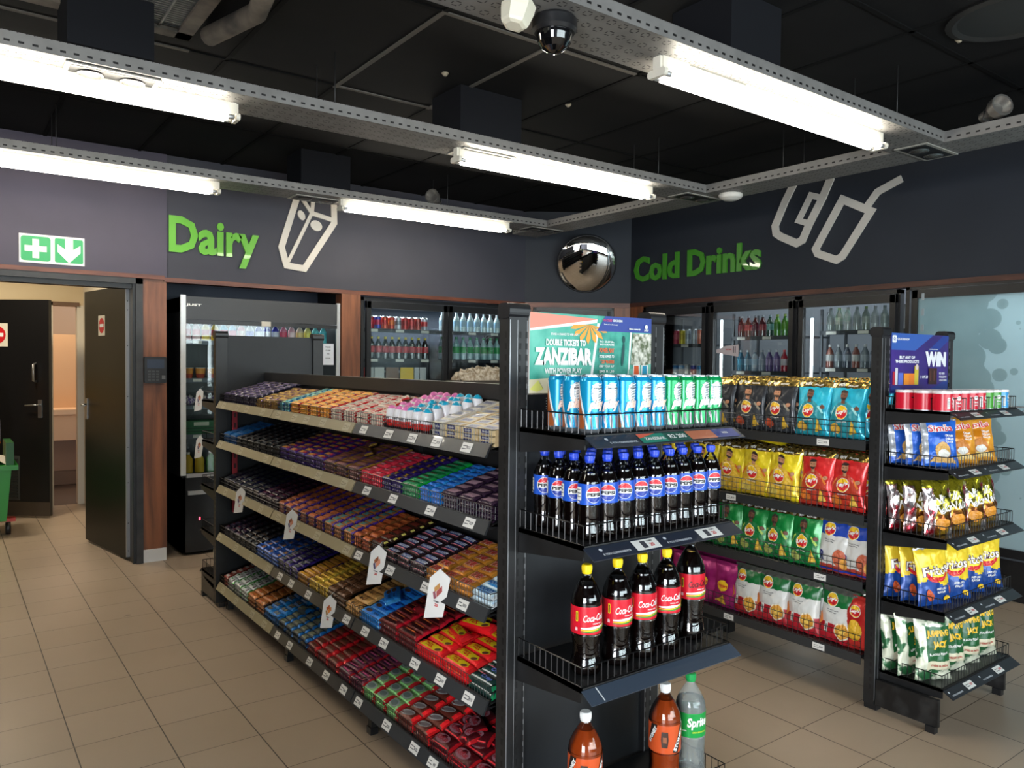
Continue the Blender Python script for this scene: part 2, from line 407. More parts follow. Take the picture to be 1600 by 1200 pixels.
w = MB(); w.box((12.6, -2.6, 0), (12.7, .4, 3.0), mat((196, 172, 146), .5)); struct('wall_washroom', w)
w = MB(); w.box((9.72, -2.6, 0), (12.6, -2.5, 3.0), TAN); w.box((9.72, .3, 0), (12.6, .4, 3.0), TAN); struct('wall_washroom_side', w)
w = MB(); w.box((9.62, -2.5, -.1), (12.7, .4, -.005), mat((78, 62, 50), .45)); struct('floor_washroom', w)
bs = thing('wash_counter', 'tan tiled wash counter with a mirror behind it in the room beyond the corridor', 'counter', (11.2, -1.1, 0))
k = MB(); k.box((-.25, -.8, .58), (.25, .8, .90), mat((214, 176, 136), .4)); k.box((-.05, -.78, .18), (0.25, .78, .58), mat((150, 122, 100), .5)); k.build('cabinet', bs)
k = MB(); k.box((-.28, -.82, .90), (.28, .82, .96), mat((226, 190, 150), .3)); k.build('worktop', bs)
k = MB(); k.box((.22, -.8, .96), (.26, .8, 1.9), mat((206, 170, 130), .4)); k.build('splashback', bs)
k = MB(); k.box((-.1, -.02, .96), (-.06, .04, 1.12), WHITE); k.box((-.14, .12, .96), (-.06, .2, 1.14), WHITE); k.build('soap_dispenser', bs)
k = MB(); k.box((-.04, -.78, 0), (.25, .78, .18), mat((120, 98, 80), .5)); k.build('base', bs)
area_light('corridor_lamp', (8.2, -.1, 2.85), (0, 0, 0), .5, .5, 34, (1.0, .88, .68))
area_light('washroom_lamp', (11.0, -1.1, 2.85), (0, 0, 0), .5, .5, 22, (1.0, .78, .55))
# door 2 : dark leaf folded into the corridor, aluminium hinge strip
DOORM = noise_mat('dark_door_paint', (15, 14, 12), (21, 20, 17), 1.2, 0.4, pos=(.3, .7), spec=.25)
dh = Vector((XD + .14, -1.19, 0)); df = Vector((7.61, -1.03, 0)); dl = (df - dh).length; da = math.atan2(df.y - dh.y, df.x - dh.x)
def signplate(mb, S, r=.045):
    RED = mat((196, 22, 30), .5)
    decals(mb, S, [(rect(-r * 1.25, -r * 1.35, r * 1.25, r * 1.35), mat((214, 206, 186), .5)), (ell(0, 0, r, r * 1.02, 28), RED), (rect(-r * .72, -r * .2, r * .72, r * .22), WHITE)], .05)
def lever(parent, x, y, z, sgn, side):
    k = MB(); k.rbox((x - .02, y, z - .09), (x + .02, y + side * .008, z + .09), .006, STEEL, axis=1)
    k.tube([(x, y, z + .04), (x, y + side * .05, z + .04), (x + sgn * .03, y + side * .055, z + .04), (x + sgn * .12, y + side * .055, z + .035)], .008, STEEL, 8)
    k.build('door_handle', parent)
d2 = thing('door_2', None, None, tuple(dh), da); d2['kind'] = 'structure'
k = MB(); k.box((0.0, -.022, .02), (dl, .022, 2.17), DOORM); k.build('door_leaf', d2)
k = MB(); k.box((-.012, -.05, .03), (.0, .024, 2.17), ALU)
for z in (.08, .3, .62, .9, 1.3, 1.7, 2.05, 1.98):
    k.add([(-.0125, .01 + .004 * math.cos(q), z + .004 * math.sin(q)) for q in [i * PI / 3 for i in range(6)]], [tuple(range(6))[::-1]], BLACK)
k.build('hinge_strip', d2)
k = MB(); signplate(k, flatS((.52, .0225, 1.87), (-1, 0, 0), (0, 0, 1), (0, 1, 0)), .062); k.build('no_entry_sign', d2)
lever(d2, dl - .05, .022, 1.16, -1, 1)
# door 1 : leaf across the back of the corridor
d1 = thing('door_1', None, None, (8.91, -.88, 0), math.atan2(.284, .224)); d1['kind'] = 'structure'
k = MB(); k.box((0, -.02, .02), (.95, .025, 2.17), mat((20, 19, 19), .3)); k.build('door_leaf', d1)
k = MB(); k.box((.0, .0255, .02), (.95, .0285, .16), mat((62, 52, 42), .35)); k.build('kick_plate', d1)
k = MB(); signplate(k, flatS((.52, .026, 1.82), (-1, 0, 0), (0, 0, 1), (0, 1, 0)), .085); k.build('no_entry_sign', d1)
lever(d1, .09, .025, 1.09, 1, 1)
k = MB(); k.tube([(.13, .025, 1.36), (.13, .07, 1.37), (.13, .07, 1.53), (.13, .025, 1.54)], .012, STEEL, 8); k.build('pull_handle', d1)
k = MB(); k.box((.30, .026, .18), (.66, .03, .62), mat((60, 62, 60), .4))
for i in range(14): k.box((.32, .028, .20 + i * .029), (.64, .036, .213 + i * .029), mat((40, 42, 40), .4))
k.build('vent_grille', d1)
# green wheeled bin and yellow garment at the left edge
GRN = mat((32, 128, 42), .4)
bn = thing('wheelie_bin', 'green plastic wheeled bin at the left edge in front of the open door', 'bin', (8.35, -.12, 0))
k = MB()
def bsec(z, s): return [(-.2 * s, -.38 * s, z), (.25 * s, -.38 * s, z), (.25 * s, .3 * s, z), (-.2 * s, .3 * s, z)]
lo, hi = bsec(.14, .9), bsec(.60, 1.0)
k.add(lo + hi, [(3, 2, 1, 0), (4, 5, 6, 7), (0, 1, 5, 4), (1, 2, 6, 5), (2, 3, 7, 6), (3, 0, 4, 7)], GRN)
k.build('body', bn)
k = MB(); k.box((-.24, -.43, .60), (.28, .34, .64), GRN); k.box((-.2, -.4, .64), (.24, -.34, .84), mat((20, 78, 34), .5)); k.build('rim', bn)
k = MB(); k.box((-.05, -.42, .11), (.05, -.3, .14), mat((180, 50, 40), .4)); k.build('axle_bracket', bn)
for yy in (-.36, .26):
    k = MB(); k.tube([(-.06, yy - .02, .055), (-.06, yy + .02, .055)], .055, BLACK, 14); k.build('wheel', bn)
rg = MB(); random.seed(3)
rg.surf(lambda u, v: Vector((-.15 + .3 * u, -.4 + .5 * v, .66 + .09 * math.sin(PI * u) * math.sin(PI * v) + .05 * noise.noise(Vector((u * 6, v * 6, 2))))), 10, 10, mat((190, 180, 165), .8))
rg.build('crumpled_paper', None, (8.35, -.12, 0), label='crumpled pale paper lying on top of the green wheeled bin', cat='paper')
gm_ = MB(); YEL = mat((250, 190, 20), .6); ORG = mat((240, 130, 30), .6); GRYF = mat((150, 150, 155), .7)
def garm(u, v): return Vector((.03 * math.sin(u * 9) + .02, (.02 - .29) * (1 - u) * (1 - .45 * max(0, (v - .4))) + .0, 0.78 + .56 * v + .04 * u))
gm_.surf(garm, 12, 24, lambda u, v: ORG if v < .06 else (GRYF if v < .42 and u < .45 else (ORG if .42 < v < .5 else YEL)))
gm_.surf(lambda u, v: garm(u, v) + Vector((.035, 0, 0)), 12, 24, YEL, flip=True)
gm_.build('safety_vest', None, (8.75, -.18, 0), label='yellow and orange safety vest hanging by the open black door at the left edge', cat='vest')
rg = MB(); rg.tube([(0, 0, 0), (0, .0, .02)], .01, STEEL, 8)
# exit sign
sg = MB(); SGRN = mat((40, 158, 92), .45)
sg.box((-.006, -.4115, -.205), (0, 0, 0), mat((228, 226, 222), .4))
S = flatS((-.0065, -.206, -.1025), (0, -1, 0), (0, 0, 1), (-1, 0, 0))
def rrect(x0, y0, x1, y1, r):
    o = []
    for cx, cy, a0 in ((x1 - r, y1 - r, 0), (x0 + r, y1 - r, PI / 2), (x0 + r, y0 + r, PI), (x1 - r, y0 + r, 1.5 * PI)):
        o += [(cx + r * math.cos(a0 + PI / 2 * q / 4), cy + r * math.sin(a0 + PI / 2 * q / 4)) for q in range(5)]
    return o
q = .032
decals(sg, S, [(rrect(-.196, -.088, -.012, .088, .02), SGRN), (rrect(.014, -.088, .196, .088, .012), SGRN),
    ([(-.104 + x * .034, y * .034) for x, y in ((-.6, -2), (.6, -2), (.6, -.6), (2, -.6), (2, .6), (.6, .6), (.6, 2), (-.6, 2), (-.6, .6), (-2, .6), (-2, -.6), (-.6, -.6))], WHITE),
    ([(.105 + x, y) for x, y in ((0, -.088), (.074, -.01), (.074, .046), (.026, .01), (.026, .086), (-.026, .086), (-.026, .01), (-.074, .046), (-.074, -.01))], WHITE)], .3)
sg.build('exit_sign', None, (XD - .02, -.455, 2.484), label='green and white exit sign with a cross and a down arrow above the doorway', cat='sign')
# keypad
kp = thing('keypad_terminal', 'black access keypad terminal with a small screen on the wooden pillar', 'keypad', (XD, -1.27, 1.41))
k = MB(); k.rbox((-.045, -.16, 0), (0, 0, .205), .012, BLACK_SAT, axis=0); k.build('housing', kp)
k = MB(); k.box((-.047, -.142, .115), (-.045, -.018, .185), mat((62, 70, 84), .15)); k.build('screen', kp)
k = MB()
for i in range(4):
    for jj in range(3): k.box((-.048, -.045 - jj * .03, .018 + i * .022), (-.045, -.025 - jj * .03, .032 + i * .022), mat((58, 58, 60), .4))
k.box((-.048, -.15, .03), (-.045, -.125, .06), mat((90, 90, 92), .3)); k.build('button_pad', kp)
# ---- wall lettering
GREEN = mat((92, 168, 34), .4, 0, .3); GREEN2 = mat((66, 140, 36), .35, 0, .5); PALE = mat((200, 194, 184), .5)
def letters(word, org, u, n, hx, width, mtl, name, label, extr=.018, xoff=0):
    vs, fs, tw, th = text2d(word, .032)
    mb = MB(); sy = hx / th; sx = width / tw
    u = Vector(u); n = Vector(n); z = Vector((0, 0, 1))
    P0 = [u * (x * sx) + z * (y * sy) for x, y in vs]
    cnt = {}
    for f_ in fs:
        for a_, b_ in zip(f_, f_[1:] + f_[:1]): cnt[(a_, b_)] = 1
    edges = [(a_, b_) for (a_, b_) in cnt if (b_, a_) not in cnt]
    nv = len(vs)
    flip = u.cross(z).dot(n) < 0
    F1 = [f_[::-1] if flip else f_ for f_ in fs]
    sides = [(a_, b_, b_ + nv, a_ + nv) for a_, b_ in edges]
    if not flip: sides = [q_[::-1] for q_ in sides]
    mb.add([p_ + n * extr for p_ in P0] + P0, F1 + sides, mtl)
    return mb.build(name, None, org, label=label, cat='sign lettering')
letters('Dairy', (XD - .002, -1.81, 2.545), (0, -1, 0), (-1, 0, 0), .375, .71, GREEN, 'wall_lettering', 'green raised letters reading Dairy on the dark wall above the chiller')
letters('Cold Drinks', (5.035, YC + .002, 2.585), (-1, 0, 0), (0, 1, 0), .265, 1.57, GREEN2, 'wall_lettering', 'green raised letters reading Cold Drinks on the dark wall above the cold room doors')
def stroke_sign(paths, org, u, n, mtl, name, label, fills=()):
    mb = MB(); u = Vector(u); n = Vector(n); z = Vector((0, 0, 1))
    def put(pts, k=0):
        vs, fs = poly2d(pts, 9); nv = len(vs); P0 = [u * x + z * y for x, y in vs]
        mb.add([p_ + n * (.014 + k * .0006) for p_ in P0], fs if u.cross(z).dot(n) > 0 else [f_[::-1] for f_ in fs], mtl)
        L = len(pts); Q = [u * x + z * y for x, y in pts]
        mb.add([q_ + n * .014 for q_ in Q] + [q_ for q_ in Q], [(i, (i + 1) % L, L + (i + 1) % L, L + i) for i in range(L)], mtl)
    kk = 0
    for pts, wd, closed in paths:
        L = len(pts); segs = L if closed else L - 1
        out = []
        for i in range(L):
            p = Vector(pts[i]); a_ = Vector(pts[i - 1]) if (i > 0 or closed) else None; b_ = Vector(pts[(i + 1) % L]) if (i < L - 1 or closed) else None
            ds = []
            if a_ is not None: ds.append((p - a_).normalized())
            if b_ is not None: ds.append((b_ - p).normalized())
            nr = sum((Vector((-d.y, d.x)) for d in ds), Vector((0, 0)))
            nr.normalize(); cs = nr.dot(Vector((-ds[0].y, ds[0].x)))
            out.append((p + nr * wd / 2 / max(cs, .4), p - nr * wd / 2 / max(cs, .4)))
        for i in range(segs):
            A, B = out[i], out[(i + 1) % L]
            put([A[0][:], B[0][:], B[1][:], A[1][:]], kk)
        kk += 1
    for pts in fills: put(pts, kk)
    return mb.build(name, None, org, label=label, cat='wall emblem')
# milk carton emblem (u along -Y, wall X=XD)
def cy(Y, z): return (-(Y + 2.3), z - 2.4)
cart = [cy(-2.53, 3.12), cy(-2.36, 2.57), cy(-2.405, 2.415), cy(-2.565, 2.40), cy(-2.84, 2.83), cy(-2.835, 3.02)]
stroke_sign([(cart, .055, False), ([cy(-2.42, 2.45), cy(-2.63, 2.89)], .03, False), ([cy(-2.63, 2.89), cy(-2.83, 2.85)], .04, False), ([cy(-2.50, 3.06), cy(-2.63, 2.89)], .034, False), ([cy(-2.63, 2.89), cy(-2.65, 3.1)], .034, False), ([cy(-2.50, 3.10), cy(-2.66, 3.13), cy(-2.835, 3.02)], .04, False)],
    (XD - .001, -2.3, 2.4), (0, -1, 0), (-1, 0, 0), PALE, 'milk_carton_emblem', 'pale milk carton outline mounted on the wall beside the green Dairy letters',
    fills=[ell(*cy(-2.535, 2.86), .03, .045, 16, .5), ell(*cy(-2.67, 2.785), .055, .045, 16, -.35)])
# drinks emblems (u along -X, wall Y=YC)
def cz(X, z): return (-(X - 3.6), z - 2.6)
stroke_sign([([cz(3.93, 3.17), cz(4.02, 3.02), cz(4.116, 2.82), cz(4.105, 2.755), cz(4.056, 2.72), cz(3.90, 2.643), cz(3.845, 2.665), cz(3.786, 2.788), cz(3.668, 2.99), cz(3.602, 3.13), cz(3.60, 3.18)], .066, False),
             ([cz(3.80, 2.80), cz(3.885, 2.835), cz(3.775, 3.03), cz(3.655, 2.985)], .05, False)],
    (3.6, YC + .001, 2.6), (-1, 0, 0), (0, 1, 0), PALE, 'bottle_emblem', 'pale bottle outline on the wall right of the green Cold Drinks letters')
stroke_sign([([cz(3.49, 2.95), cz(3.72, 2.575), cz(3.70, 2.535), cz(3.53, 2.465), cz(3.48, 2.49), cz(3.25, 2.82)], .062, True),
             ([cz(3.29, 2.85), cz(3.20, 2.96), cz(3.01, 3.03)], .055, False)],
    (3.6, YC + .001, 2.6), (-1, 0, 0), (0, 1, 0), PALE, 'cup_emblem', 'pale drinking cup outline with a bent straw high on the right wall')
# convex mirror
mr = thing('convex_mirror', 'round convex safety mirror with a black rim on the corner wall', 'mirror', tuple(diag(.64, 0.0, 2.655)), math.atan2(nn.y, nn.x)); mr.rotation_euler = (0, math.radians(20), math.atan2(nn.y, nn.x)); mr.location = tuple(diag(.64, .055, 2.655))
k = MB()
def mir(u, v):
    r = .3 * u; a_ = 2 * PI * v
    return Vector((.05 + .10 * math.sqrt(max(0, 1 - (u * .9) ** 2)) - .04, r * math.cos(a_), r * math.sin(a_)))
k.surf(mir, 14, 40, mat((235, 235, 235), .02, 1.0)); k.build('mirror_dome', mr)
k = MB(); k.tube([(.045, .3 * math.cos(2 * PI * i / 40), .3 * math.sin(2 * PI * i / 40)) for i in range(40)], .012, BLACK, 8, closed=True); k.build('rim', mr)
k = MB(); k.tube([(0, 0, 0), (.05, 0, 0)], .29, BLACK, 32); k.build('backing', mr)

# ================================================================ CABLE TRAYS
def perf_mat(name, along, flange):
    m, nt, b = nmat(name)
    tc = N(nt, 'ShaderNodeTexCoord'); sp = N(nt, 'ShaderNodeSeparateXYZ'); nt.links.new(tc.outputs['Object'], sp.inputs[0])
    A = sp.outputs[0] if along == 'x' else sp.outputs[1]; B = sp.outputs[1] if along == 'x' else sp.outputs[0]
    def band(v, per, lo, hi, off=0.0):
        f = math_n(nt, 'FRACT', math_n(nt, 'ADD', math_n(nt, 'DIVIDE', math_n(nt, 'ADD', v, off), per), 200.0))
        return math_n(nt, 'MULTIPLY', math_n(nt, 'GREATER_THAN', f, lo), math_n(nt, 'LESS_THAN', f, hi))
    if flange:
        mk = math_n(nt, 'MULTIPLY', band(A, .05, .25, .68), band(sp.outputs[2], 1.0, .8865 + .0, .896))
    else:
        m1 = math_n(nt, 'MULTIPLY', band(A, .06, .15, .5), band(B, .075, .2, .28)); m2 = math_n(nt, 'MULTIPLY', band(A, .06, .15, .5), band(B, .075, .62, .70))
        m3 = math_n(nt, 'MULTIPLY', band(A, .06, .02, .10), band(B, .075, .34, .56)); m4 = math_n(nt, 'MULTIPLY', band(A, .06, .56, .64), band(B, .075, .34, .56))
        mk = math_n(nt, 'MAXIMUM', math_n(nt, 'MAXIMUM', m1, m2), math_n(nt, 'MAXIMUM', m3, m4))
    n = N(nt, 'ShaderNodeTexNoise'); n.inputs['Scale'].default_value = 9; n.inputs['Detail'].default_value = 6; nt.links.new(tc.outputs['Object'], n.inputs[0])
    base = mixrgb(nt, n.outputs[0], (104, 102, 100), (142, 140, 137))
    nt.links.new(mixrgb(nt, mk, base, (22, 20, 20)), b.inputs['Base Color'])
    b.inputs['Metallic'].default_value = .25; b.inputs['Roughness'].default_value = .5
    return m
PF = {('y', 0): perf_mat('galvanised_tray_y', 'y', False), ('y', 1): perf_mat('galvanised_flange_y', 'y', True), ('x', 0): perf_mat('galvanised_tray_x', 'x', False), ('x', 1): perf_mat('galvanised_flange_x', 'x', True)}
ZB, ZT, TW = 2.87, 2.93, .30
HANG = mat((60, 60, 60), .4, .6)
def tray(along, c0, a0, a1, label, hangers):
    o = thing('cable_tray', label, 'cable tray', (0, 0, 0), 0, 'perforated cable trays under the ceiling')
    k = MB(); c1 = c0 + TW
    if along == 'y':
        k.box((c0, a0, ZB), (c1, a1, ZB + .002), PF[('y', 0)]); k.build('tray_base', o)
        for c_ in (c0, c1):
            k = MB(); k.box((c_ - .0015, a0, ZB), (c_ + .0015, a1, ZT), PF[('y', 1)]); k.box((c_ - .003, a0, ZT - .002), (c_ + .009, a1, ZT), PF[('y', 0)]); k.build('flange', o)
        for h in hangers:
            for c_ in (c0 + .03, c1 + -.03):
                k = MB(); k.tube([(c_, h, ZB + .002), (c_, h, H)], .003, HANG, 5); k.build('hanger_wire', o)
    else:
        k.box((a0, c0, ZB - .0005), (a1, c1, ZB + .0015), PF[('x', 0)]); k.build('tray_base', o)
        for c_ in (c0, c1):
            k = MB()
            gaps = [(2.10, 2.40), (3.79, 4.09), (5.66, 5.96)] if c_ == c1 else []
            x = a0
            for g0, g1 in gaps + [(a1, None)]:
                if g0 > x: k.box((x, c_ - .0015, ZB), (g0, c_ + .0015, ZT), PF[('x', 1)])
                x = g1
            k.build('flange', o)
        for h in hangers:
            for c_ in (c0 + .03, c1 - .03):
                k = MB(); k.tube([(h, c_, ZB + .002), (h, c_, H)], .003, HANG, 5); k.build('hanger_wire', o)
    return o
tray('y', 3.79, -4.568, 2.9, 'grey perforated cable tray crossing the middle of the ceiling, second nearest', (-1.66, -4.09))
tray('y', 5.66, -4.568, 2.9, 'farthest grey perforated cable tray running past the milk carton emblem', (-.6, -3.5))
tray('y', 2.10, -4.568, 2.9, 'nearest grey perforated cable tray, the one carrying the black dome camera', (-4.1, 1.0))
tray('x', -4.87, -3.0, 6.2, 'grey perforated cable tray running along above the Cold Drinks wall, joining the others', (1.0, 3.16))
# fluorescent battens
TUBE = emit_mat('fluorescent_tube', (1.0, .93, .80), 34)
FIX = mat((226, 220, 205), .4)
def batten(x, y0, y1, label, twin=True):
    o = thing('fluorescent_light', label, 'ceiling light', (x, (y0 + y1) / 2, ZB), 0, 'fluorescent battens under the cable trays')
    L = abs(y1 - y0) / 2
    k = MB(); k.box((-.028, -L, -.055), (.028, L, 0), FIX); k.build('housing', o)
    for sy in (-1, 1):
        k = MB(); k.cbox((0, sy * (L + .006), -.03), (.04, .012, .06), FIX)
        k.rbox((-.05, sy * (L - .005), -.085), (.05, sy * (L + .014), -.052), .014, FIX, axis=1); k.build('lamp_holder', o)
    for sx in (-1, 1):
        k = MB(); k.tube([(sx * .031, -L + .045, -.072), (sx * .031, L - .045, -.072)], .0135, TUBE, 12)
        tb = k.build('tube', o)
        for sy in (-1, 1): k = MB(); k.tube([(sx * .031, sy * (L - .045), -.072), (sx * .031, sy * (L - .012), -.072)], .0125, ALU, 12); k.build('end_cap', o)
    return o
batten(2.25, -2.40, -4.14, 'twin tube fluorescent batten on the nearest tray, at upper right')
batten(3.93, -2.48, -4.12, 'twin tube fluorescent batten at centre above the poster stand')
batten(5.74, -2.55, -4.17, 'farthest twin tube batten, right of the milk carton emblem')
batten(3.96, .55, -1.19, 'large twin tube batten at the upper left edge')
batten(5.77, .15, -1.61, 'twin tube batten at the left edge above the exit sign')
batten(2.25, 1.6, -.14, 'twin tube batten over the aisle, outside the left edge')
# recessed twin spots
SPG = mat((110, 108, 102), .25, .6)
def spots(x, y, label, along='y'):
    o = thing('recessed_spotlight', label, 'recessed spotlight', (x, y, ZB), 0 if along == 'y' else PI / 2, 'twin recessed spotlights set into the trays')
    k = MB(); k.box((-.095, -.19, -.008), (.095, .19, -.002), mat((150, 148, 140), .4)); k.build('frame', o)
    k = MB(); k.box((-.075, -.17, -.0095), (.075, .17, -.0085), BLACK); k.build('recess', o)
    for s_ in (-1, 1):
        k = MB(); M_ = Matrix.Translation((0, s_ * .085, -.011)); k.lathe([(.05, 0), (.055, -.004), (.045, -.008), (.03, -.012), (.012, -.014)], [STEEL, STEEL, SPG, SPG], 16, M_); k.build('lamp', o)
spots(2.315, -2.75, 'twin recessed spotlight just above the near end of the upper right batten')
spots(3.96, -2.68, 'twin recessed spotlight above the end of the centre batten')
spots(3.91, -.63, 'twin recessed spotlight above the large upper left batten')
spots(5.85, -2.38, 'twin recessed spotlight right of the milk carton emblem')
spots(5.85, -.45, 'twin recessed spotlight above the left edge batten')
spots(2.25, -4.68, 'black framed twin spotlight at the junction of the nearest tray and the cross tray')
spots(3.94, -4.62, 'twin spotlight at the junction near the oval sensor')
spots(5.80, -4.62, 'twin spotlight at the far tray junction above the convex mirror')
# hanging black boxes
for (x0, x1, y0, y1, lb) in ((3.77, 4.10, -.44, -.78, 'black box between tray and ceiling above the upper left batten'), (3.80, 4.12, -2.42, -2.86, 'black box between tray and ceiling above the centre batten'),
                         (2.12, 2.45, -2.70, -3.05, 'black box between the nearest tray and ceiling at top right'), (5.68, 5.98, -2.2, -2.6, 'black box on the far tray above the milk carton emblem')):
    k = MB(); k.box((x0, y0, ZT + .002), (x1, y1, H - .002), mat((19, 20, 24), .8, 0, 0, .15)); k.build('ballast_box', None, label=lb, cat='ballast box', group='black boxes above the trays')
# dome camera
dc = thing('dome_camera', 'black dome security camera under the nearest tray at top centre', 'security camera', (2.235, -1.83, ZB))
k = MB(); k.lathe([(.075, 0), (.082, -.01), (.083, -.045), (.074, -.058)], BLACK_SAT, 28); k.build('base_ring', dc)
k = MB(); k.lathe([(.068, -.055), (.067, -.07), (.06, -.092), (.046, -.112), (.026, -.125), (.006, -.129)], mat((8, 8, 10), .03, 0, 1.0), 28); k.build('dome', dc)
wl = MB(); wl.lathe([(.062, 0), (.06, -.03), (.05, -.075), (.045, -.085), (.03, -.09)], mat((232, 226, 205), .4), 6, Matrix.Translation((2.22, -1.655, ZB)) @ Matrix.Rotation(.25, 4, 'X'), False)
wl.build('motion_sensor', None, label='cream faceted motion sensor beside the black dome camera', cat='sensor')
k = MB(); k.lathe([(.085, 0), (.09, -.012), (.08, -.03), (.05, -.045), (.02, -.05)], mat((210, 206, 198), .4), 24, Matrix.Translation((3.70, -4.74, ZB)))
k.build('smoke_detector', None, label='round off-white smoke detector under the tray left of the bottle emblem', cat='smoke detector')
def spotlamp(loc, rz, label):
    o = thing('spotlight', label, 'spotlight', loc, rz, 'silver spotlights on top of the trays')
    k = MB(); M_ = Matrix.Translation((0, 0, .05)) @ Matrix.Rotation(math.radians(80), 4, 'Y'); k.lathe([(.03, -.08), (.034, -.02), (.055, .02), (.06, .07), (.05, .07), (.03, .03)], mat((160, 156, 150), .35, .8), 20, M_); k.build('reflector', o)
    k = MB(); k.tube([(0, -.05, .05), (0, -.06, 0), (0, .06, 0), (0, .05, .05)], .004, BLACK, 6); k.build('bracket', o)
spotlamp((1.86, -4.60, ZT + .01), 2.6, 'silver spotlight on the cross tray at the upper right')
spotlamp((5.70, -3.38, ZT + .0), 2.2, 'silver spotlight above the farthest batten')
bpy.data.objects['spotlight'].location.z = ZT + .01
# ceiling vent, flexible duct, round speaker
o = thing('ceiling_vent', 'dusty dark ceiling grille with diagonal fins at top left', 'ceiling vent', (3.45, -.55, H))
k = MB(); DUST = noise_mat('dusty_frame', (50, 46, 42), (112, 102, 90), 6, .8)
for (x0, y0, x1, y1) in ((-.62, -.45, -.54, .45), (.54, -.45, .62, .45), (-.62, -.45, .62, -.38), (-.62, .38, .62, .45)): k.box((x0, y0, -.03), (x1, y1, -.001), DUST)
k.build('frame', o)
k = MB()
for i in range(46): k.box((-.54 + i * .0235, -.38, -.018), (-.53 + i * .0235, .38, -.008), mat((62, 62, 60), .5))
for i in range(4): k.box((-.54, -.3 + i * .2, -.022), (.54, -.29 + i * .2, -.006), mat((62, 62, 60), .5))
k.build('fins', o)
k = MB(); k.tube([(3.0, -1.12, H - .05), (3.2, -1.1, H - .05), (3.5, -1.15, H - .05), (3.9, -1.05, H - .05)], .045, DUST, 12); k.build('flexible_duct', None, label='dusty flexible duct lying along the ceiling right of the grille', cat='duct')
k = MB(); k.lathe([(.26, 0), (.27, -.012), (.24, -.02), (.22, -.008), (.05, -.006)], mat((22, 22, 21), .6), 32, Matrix.Translation((1.52, -3.93, H))); k.build('ceiling_speaker', None, label='round black speaker flush in the ceiling at the upper right corner', cat='speaker')
for i, (x, y) in enumerate(((3.71, -2.26), (3.68, -3.13), (1.78, -4.0))):
    k = MB(); k.lathe([(.018, 0), (.02, -.006), (.008, -.02)], mat((150, 140, 120), .4), 12, Matrix.Translation((x, y, H)))
    k.build('sprinkler_head', None, label=('small sprinkler head in the ceiling left of the dark box', 'small sprinkler head in the ceiling above the centre batten', 'small sprinkler head in the ceiling by the round speaker')[i], cat='sprinkler')
# ================================================================ SHELVING
RAILDARK = mat((52, 54, 56), .35, 0, .4); RAILBEIGE = mat((150, 140, 112), .45); CARD = mat((222, 220, 214), .5); INK = mat((60, 60, 66), .6)
REDINK = mat((200, 50, 50), .6)
def wire_fence(mb, pts, z0, h, pitch, rows=(0.0, 1.0), r=.0018, M=None):
    """pts: list of (x,y) corners; horizontal wires + uprights"""
    for t in rows:
        for a_, b_ in zip(pts, pts[1:]): mb.tube([(a_[0], a_[1], z0 + h * t), (b_[0], b_[1], z0 + h * t)], r * (1.3 if t == 1.0 else 1), WIRE, 4, M=M)
    for a_, b_ in zip(pts, pts[1:]):
        A = Vector((a_[0], a_[1], 0)); B = Vector((b_[0], b_[1], 0)); L = (B - A).length; n = max(1, int(round(L / pitch)))
        for i in range(n + 1):
            p = A.lerp(B, i / n); mb.tube([(p.x, p.y, z0), (p.x, p.y, z0 + h)], r, WIRE, 4, caps=False, M=M)
def price_card(mb, S, w=.07, h=.03, red=False, seed=0, dim=False):
    rnd = random.Random(seed); INK = globals()['INK'] if not dim else mat((120, 112, 96), .6)
    L = [(rect(-w / 2, -h / 2, w / 2, h / 2), mat((172, 164, 140), .5) if dim else CARD)]
    for i in range(2): L.append((rect(-w * .4, h * (.1 - .3 * i), -w * .4 + w * rnd.uniform(.3, .5), h * (.18 - .3 * i)), INK))
    L.append(T('R%d' % rnd.randint(9, 39), w * .22, 0, h * .3, REDINK if red else INK))
    decals(mb, S, L, 1, .0006)

# ---- candy gondola : spine at Y = -1.75, shelves slope up towards it
YF = -1.425; YS = -1.735; TILT = math.radians(15)
ZL = [1.335, 1.085, .80, .495, .175]
BAYS = [(2.035, 3.045), (3.045, 4.055), (4.055, 5.065)]
G = thing('candy_shelving', 'long black shelving run with five sloping shelves of chocolate bars', 'shelving', (3.55, -1.75, 0))
def gl(x, y, z): return (x - 3.55, y + 1.75, z)
def GB(mb, a_, b_, m): mb.box(gl(*a_), gl(*b_), m)
k = MB()
for z0, z1 in ((.12, 1.456),): GB(k, (2.0, -1.76, z0), (5.09, -1.74, z1), noise_mat('dark_back_panel', (12, 12, 13), (24, 24, 26), 5, .5))
k.build('back_panel', G)
k = MB(); GB(k, (2.0, -1.775, 1.456), (5.09, -1.725, 1.516), mat((38, 36, 35), .45)); k.build('top_cap', G)
for x in (1.985, 3.045, 4.055, 5.085):
    k = MB(); GB(k, (x - .02, -1.78, 0.03), (x + .02, -1.72, 1.45), SHELFMETAL); k.build('upright', G)
for x in (2.99, 3.98, 5.03, 2.03):
    k = MB(); GB(k, (x - .016, -1.72, 0.03), (x + .016, -1.47, .125), SHELFMETAL); GB(k, (x - .02, -1.50, 0.0), (x + .02, -1.465, .03), BLACK_SAT); k.build('leg', G)
def labels_for(si, bi):
    rnd = random.Random(si * 10 + bi); x0, x1 = BAYS[bi]; n = [4, 4, 3][bi] + (si in (0, 3, 4)); return [x0 + .1 + (x1 - x0 - .2) * (i + rnd.uniform(-.2, .2)) / max(1, n - 1) for i in range(n)]
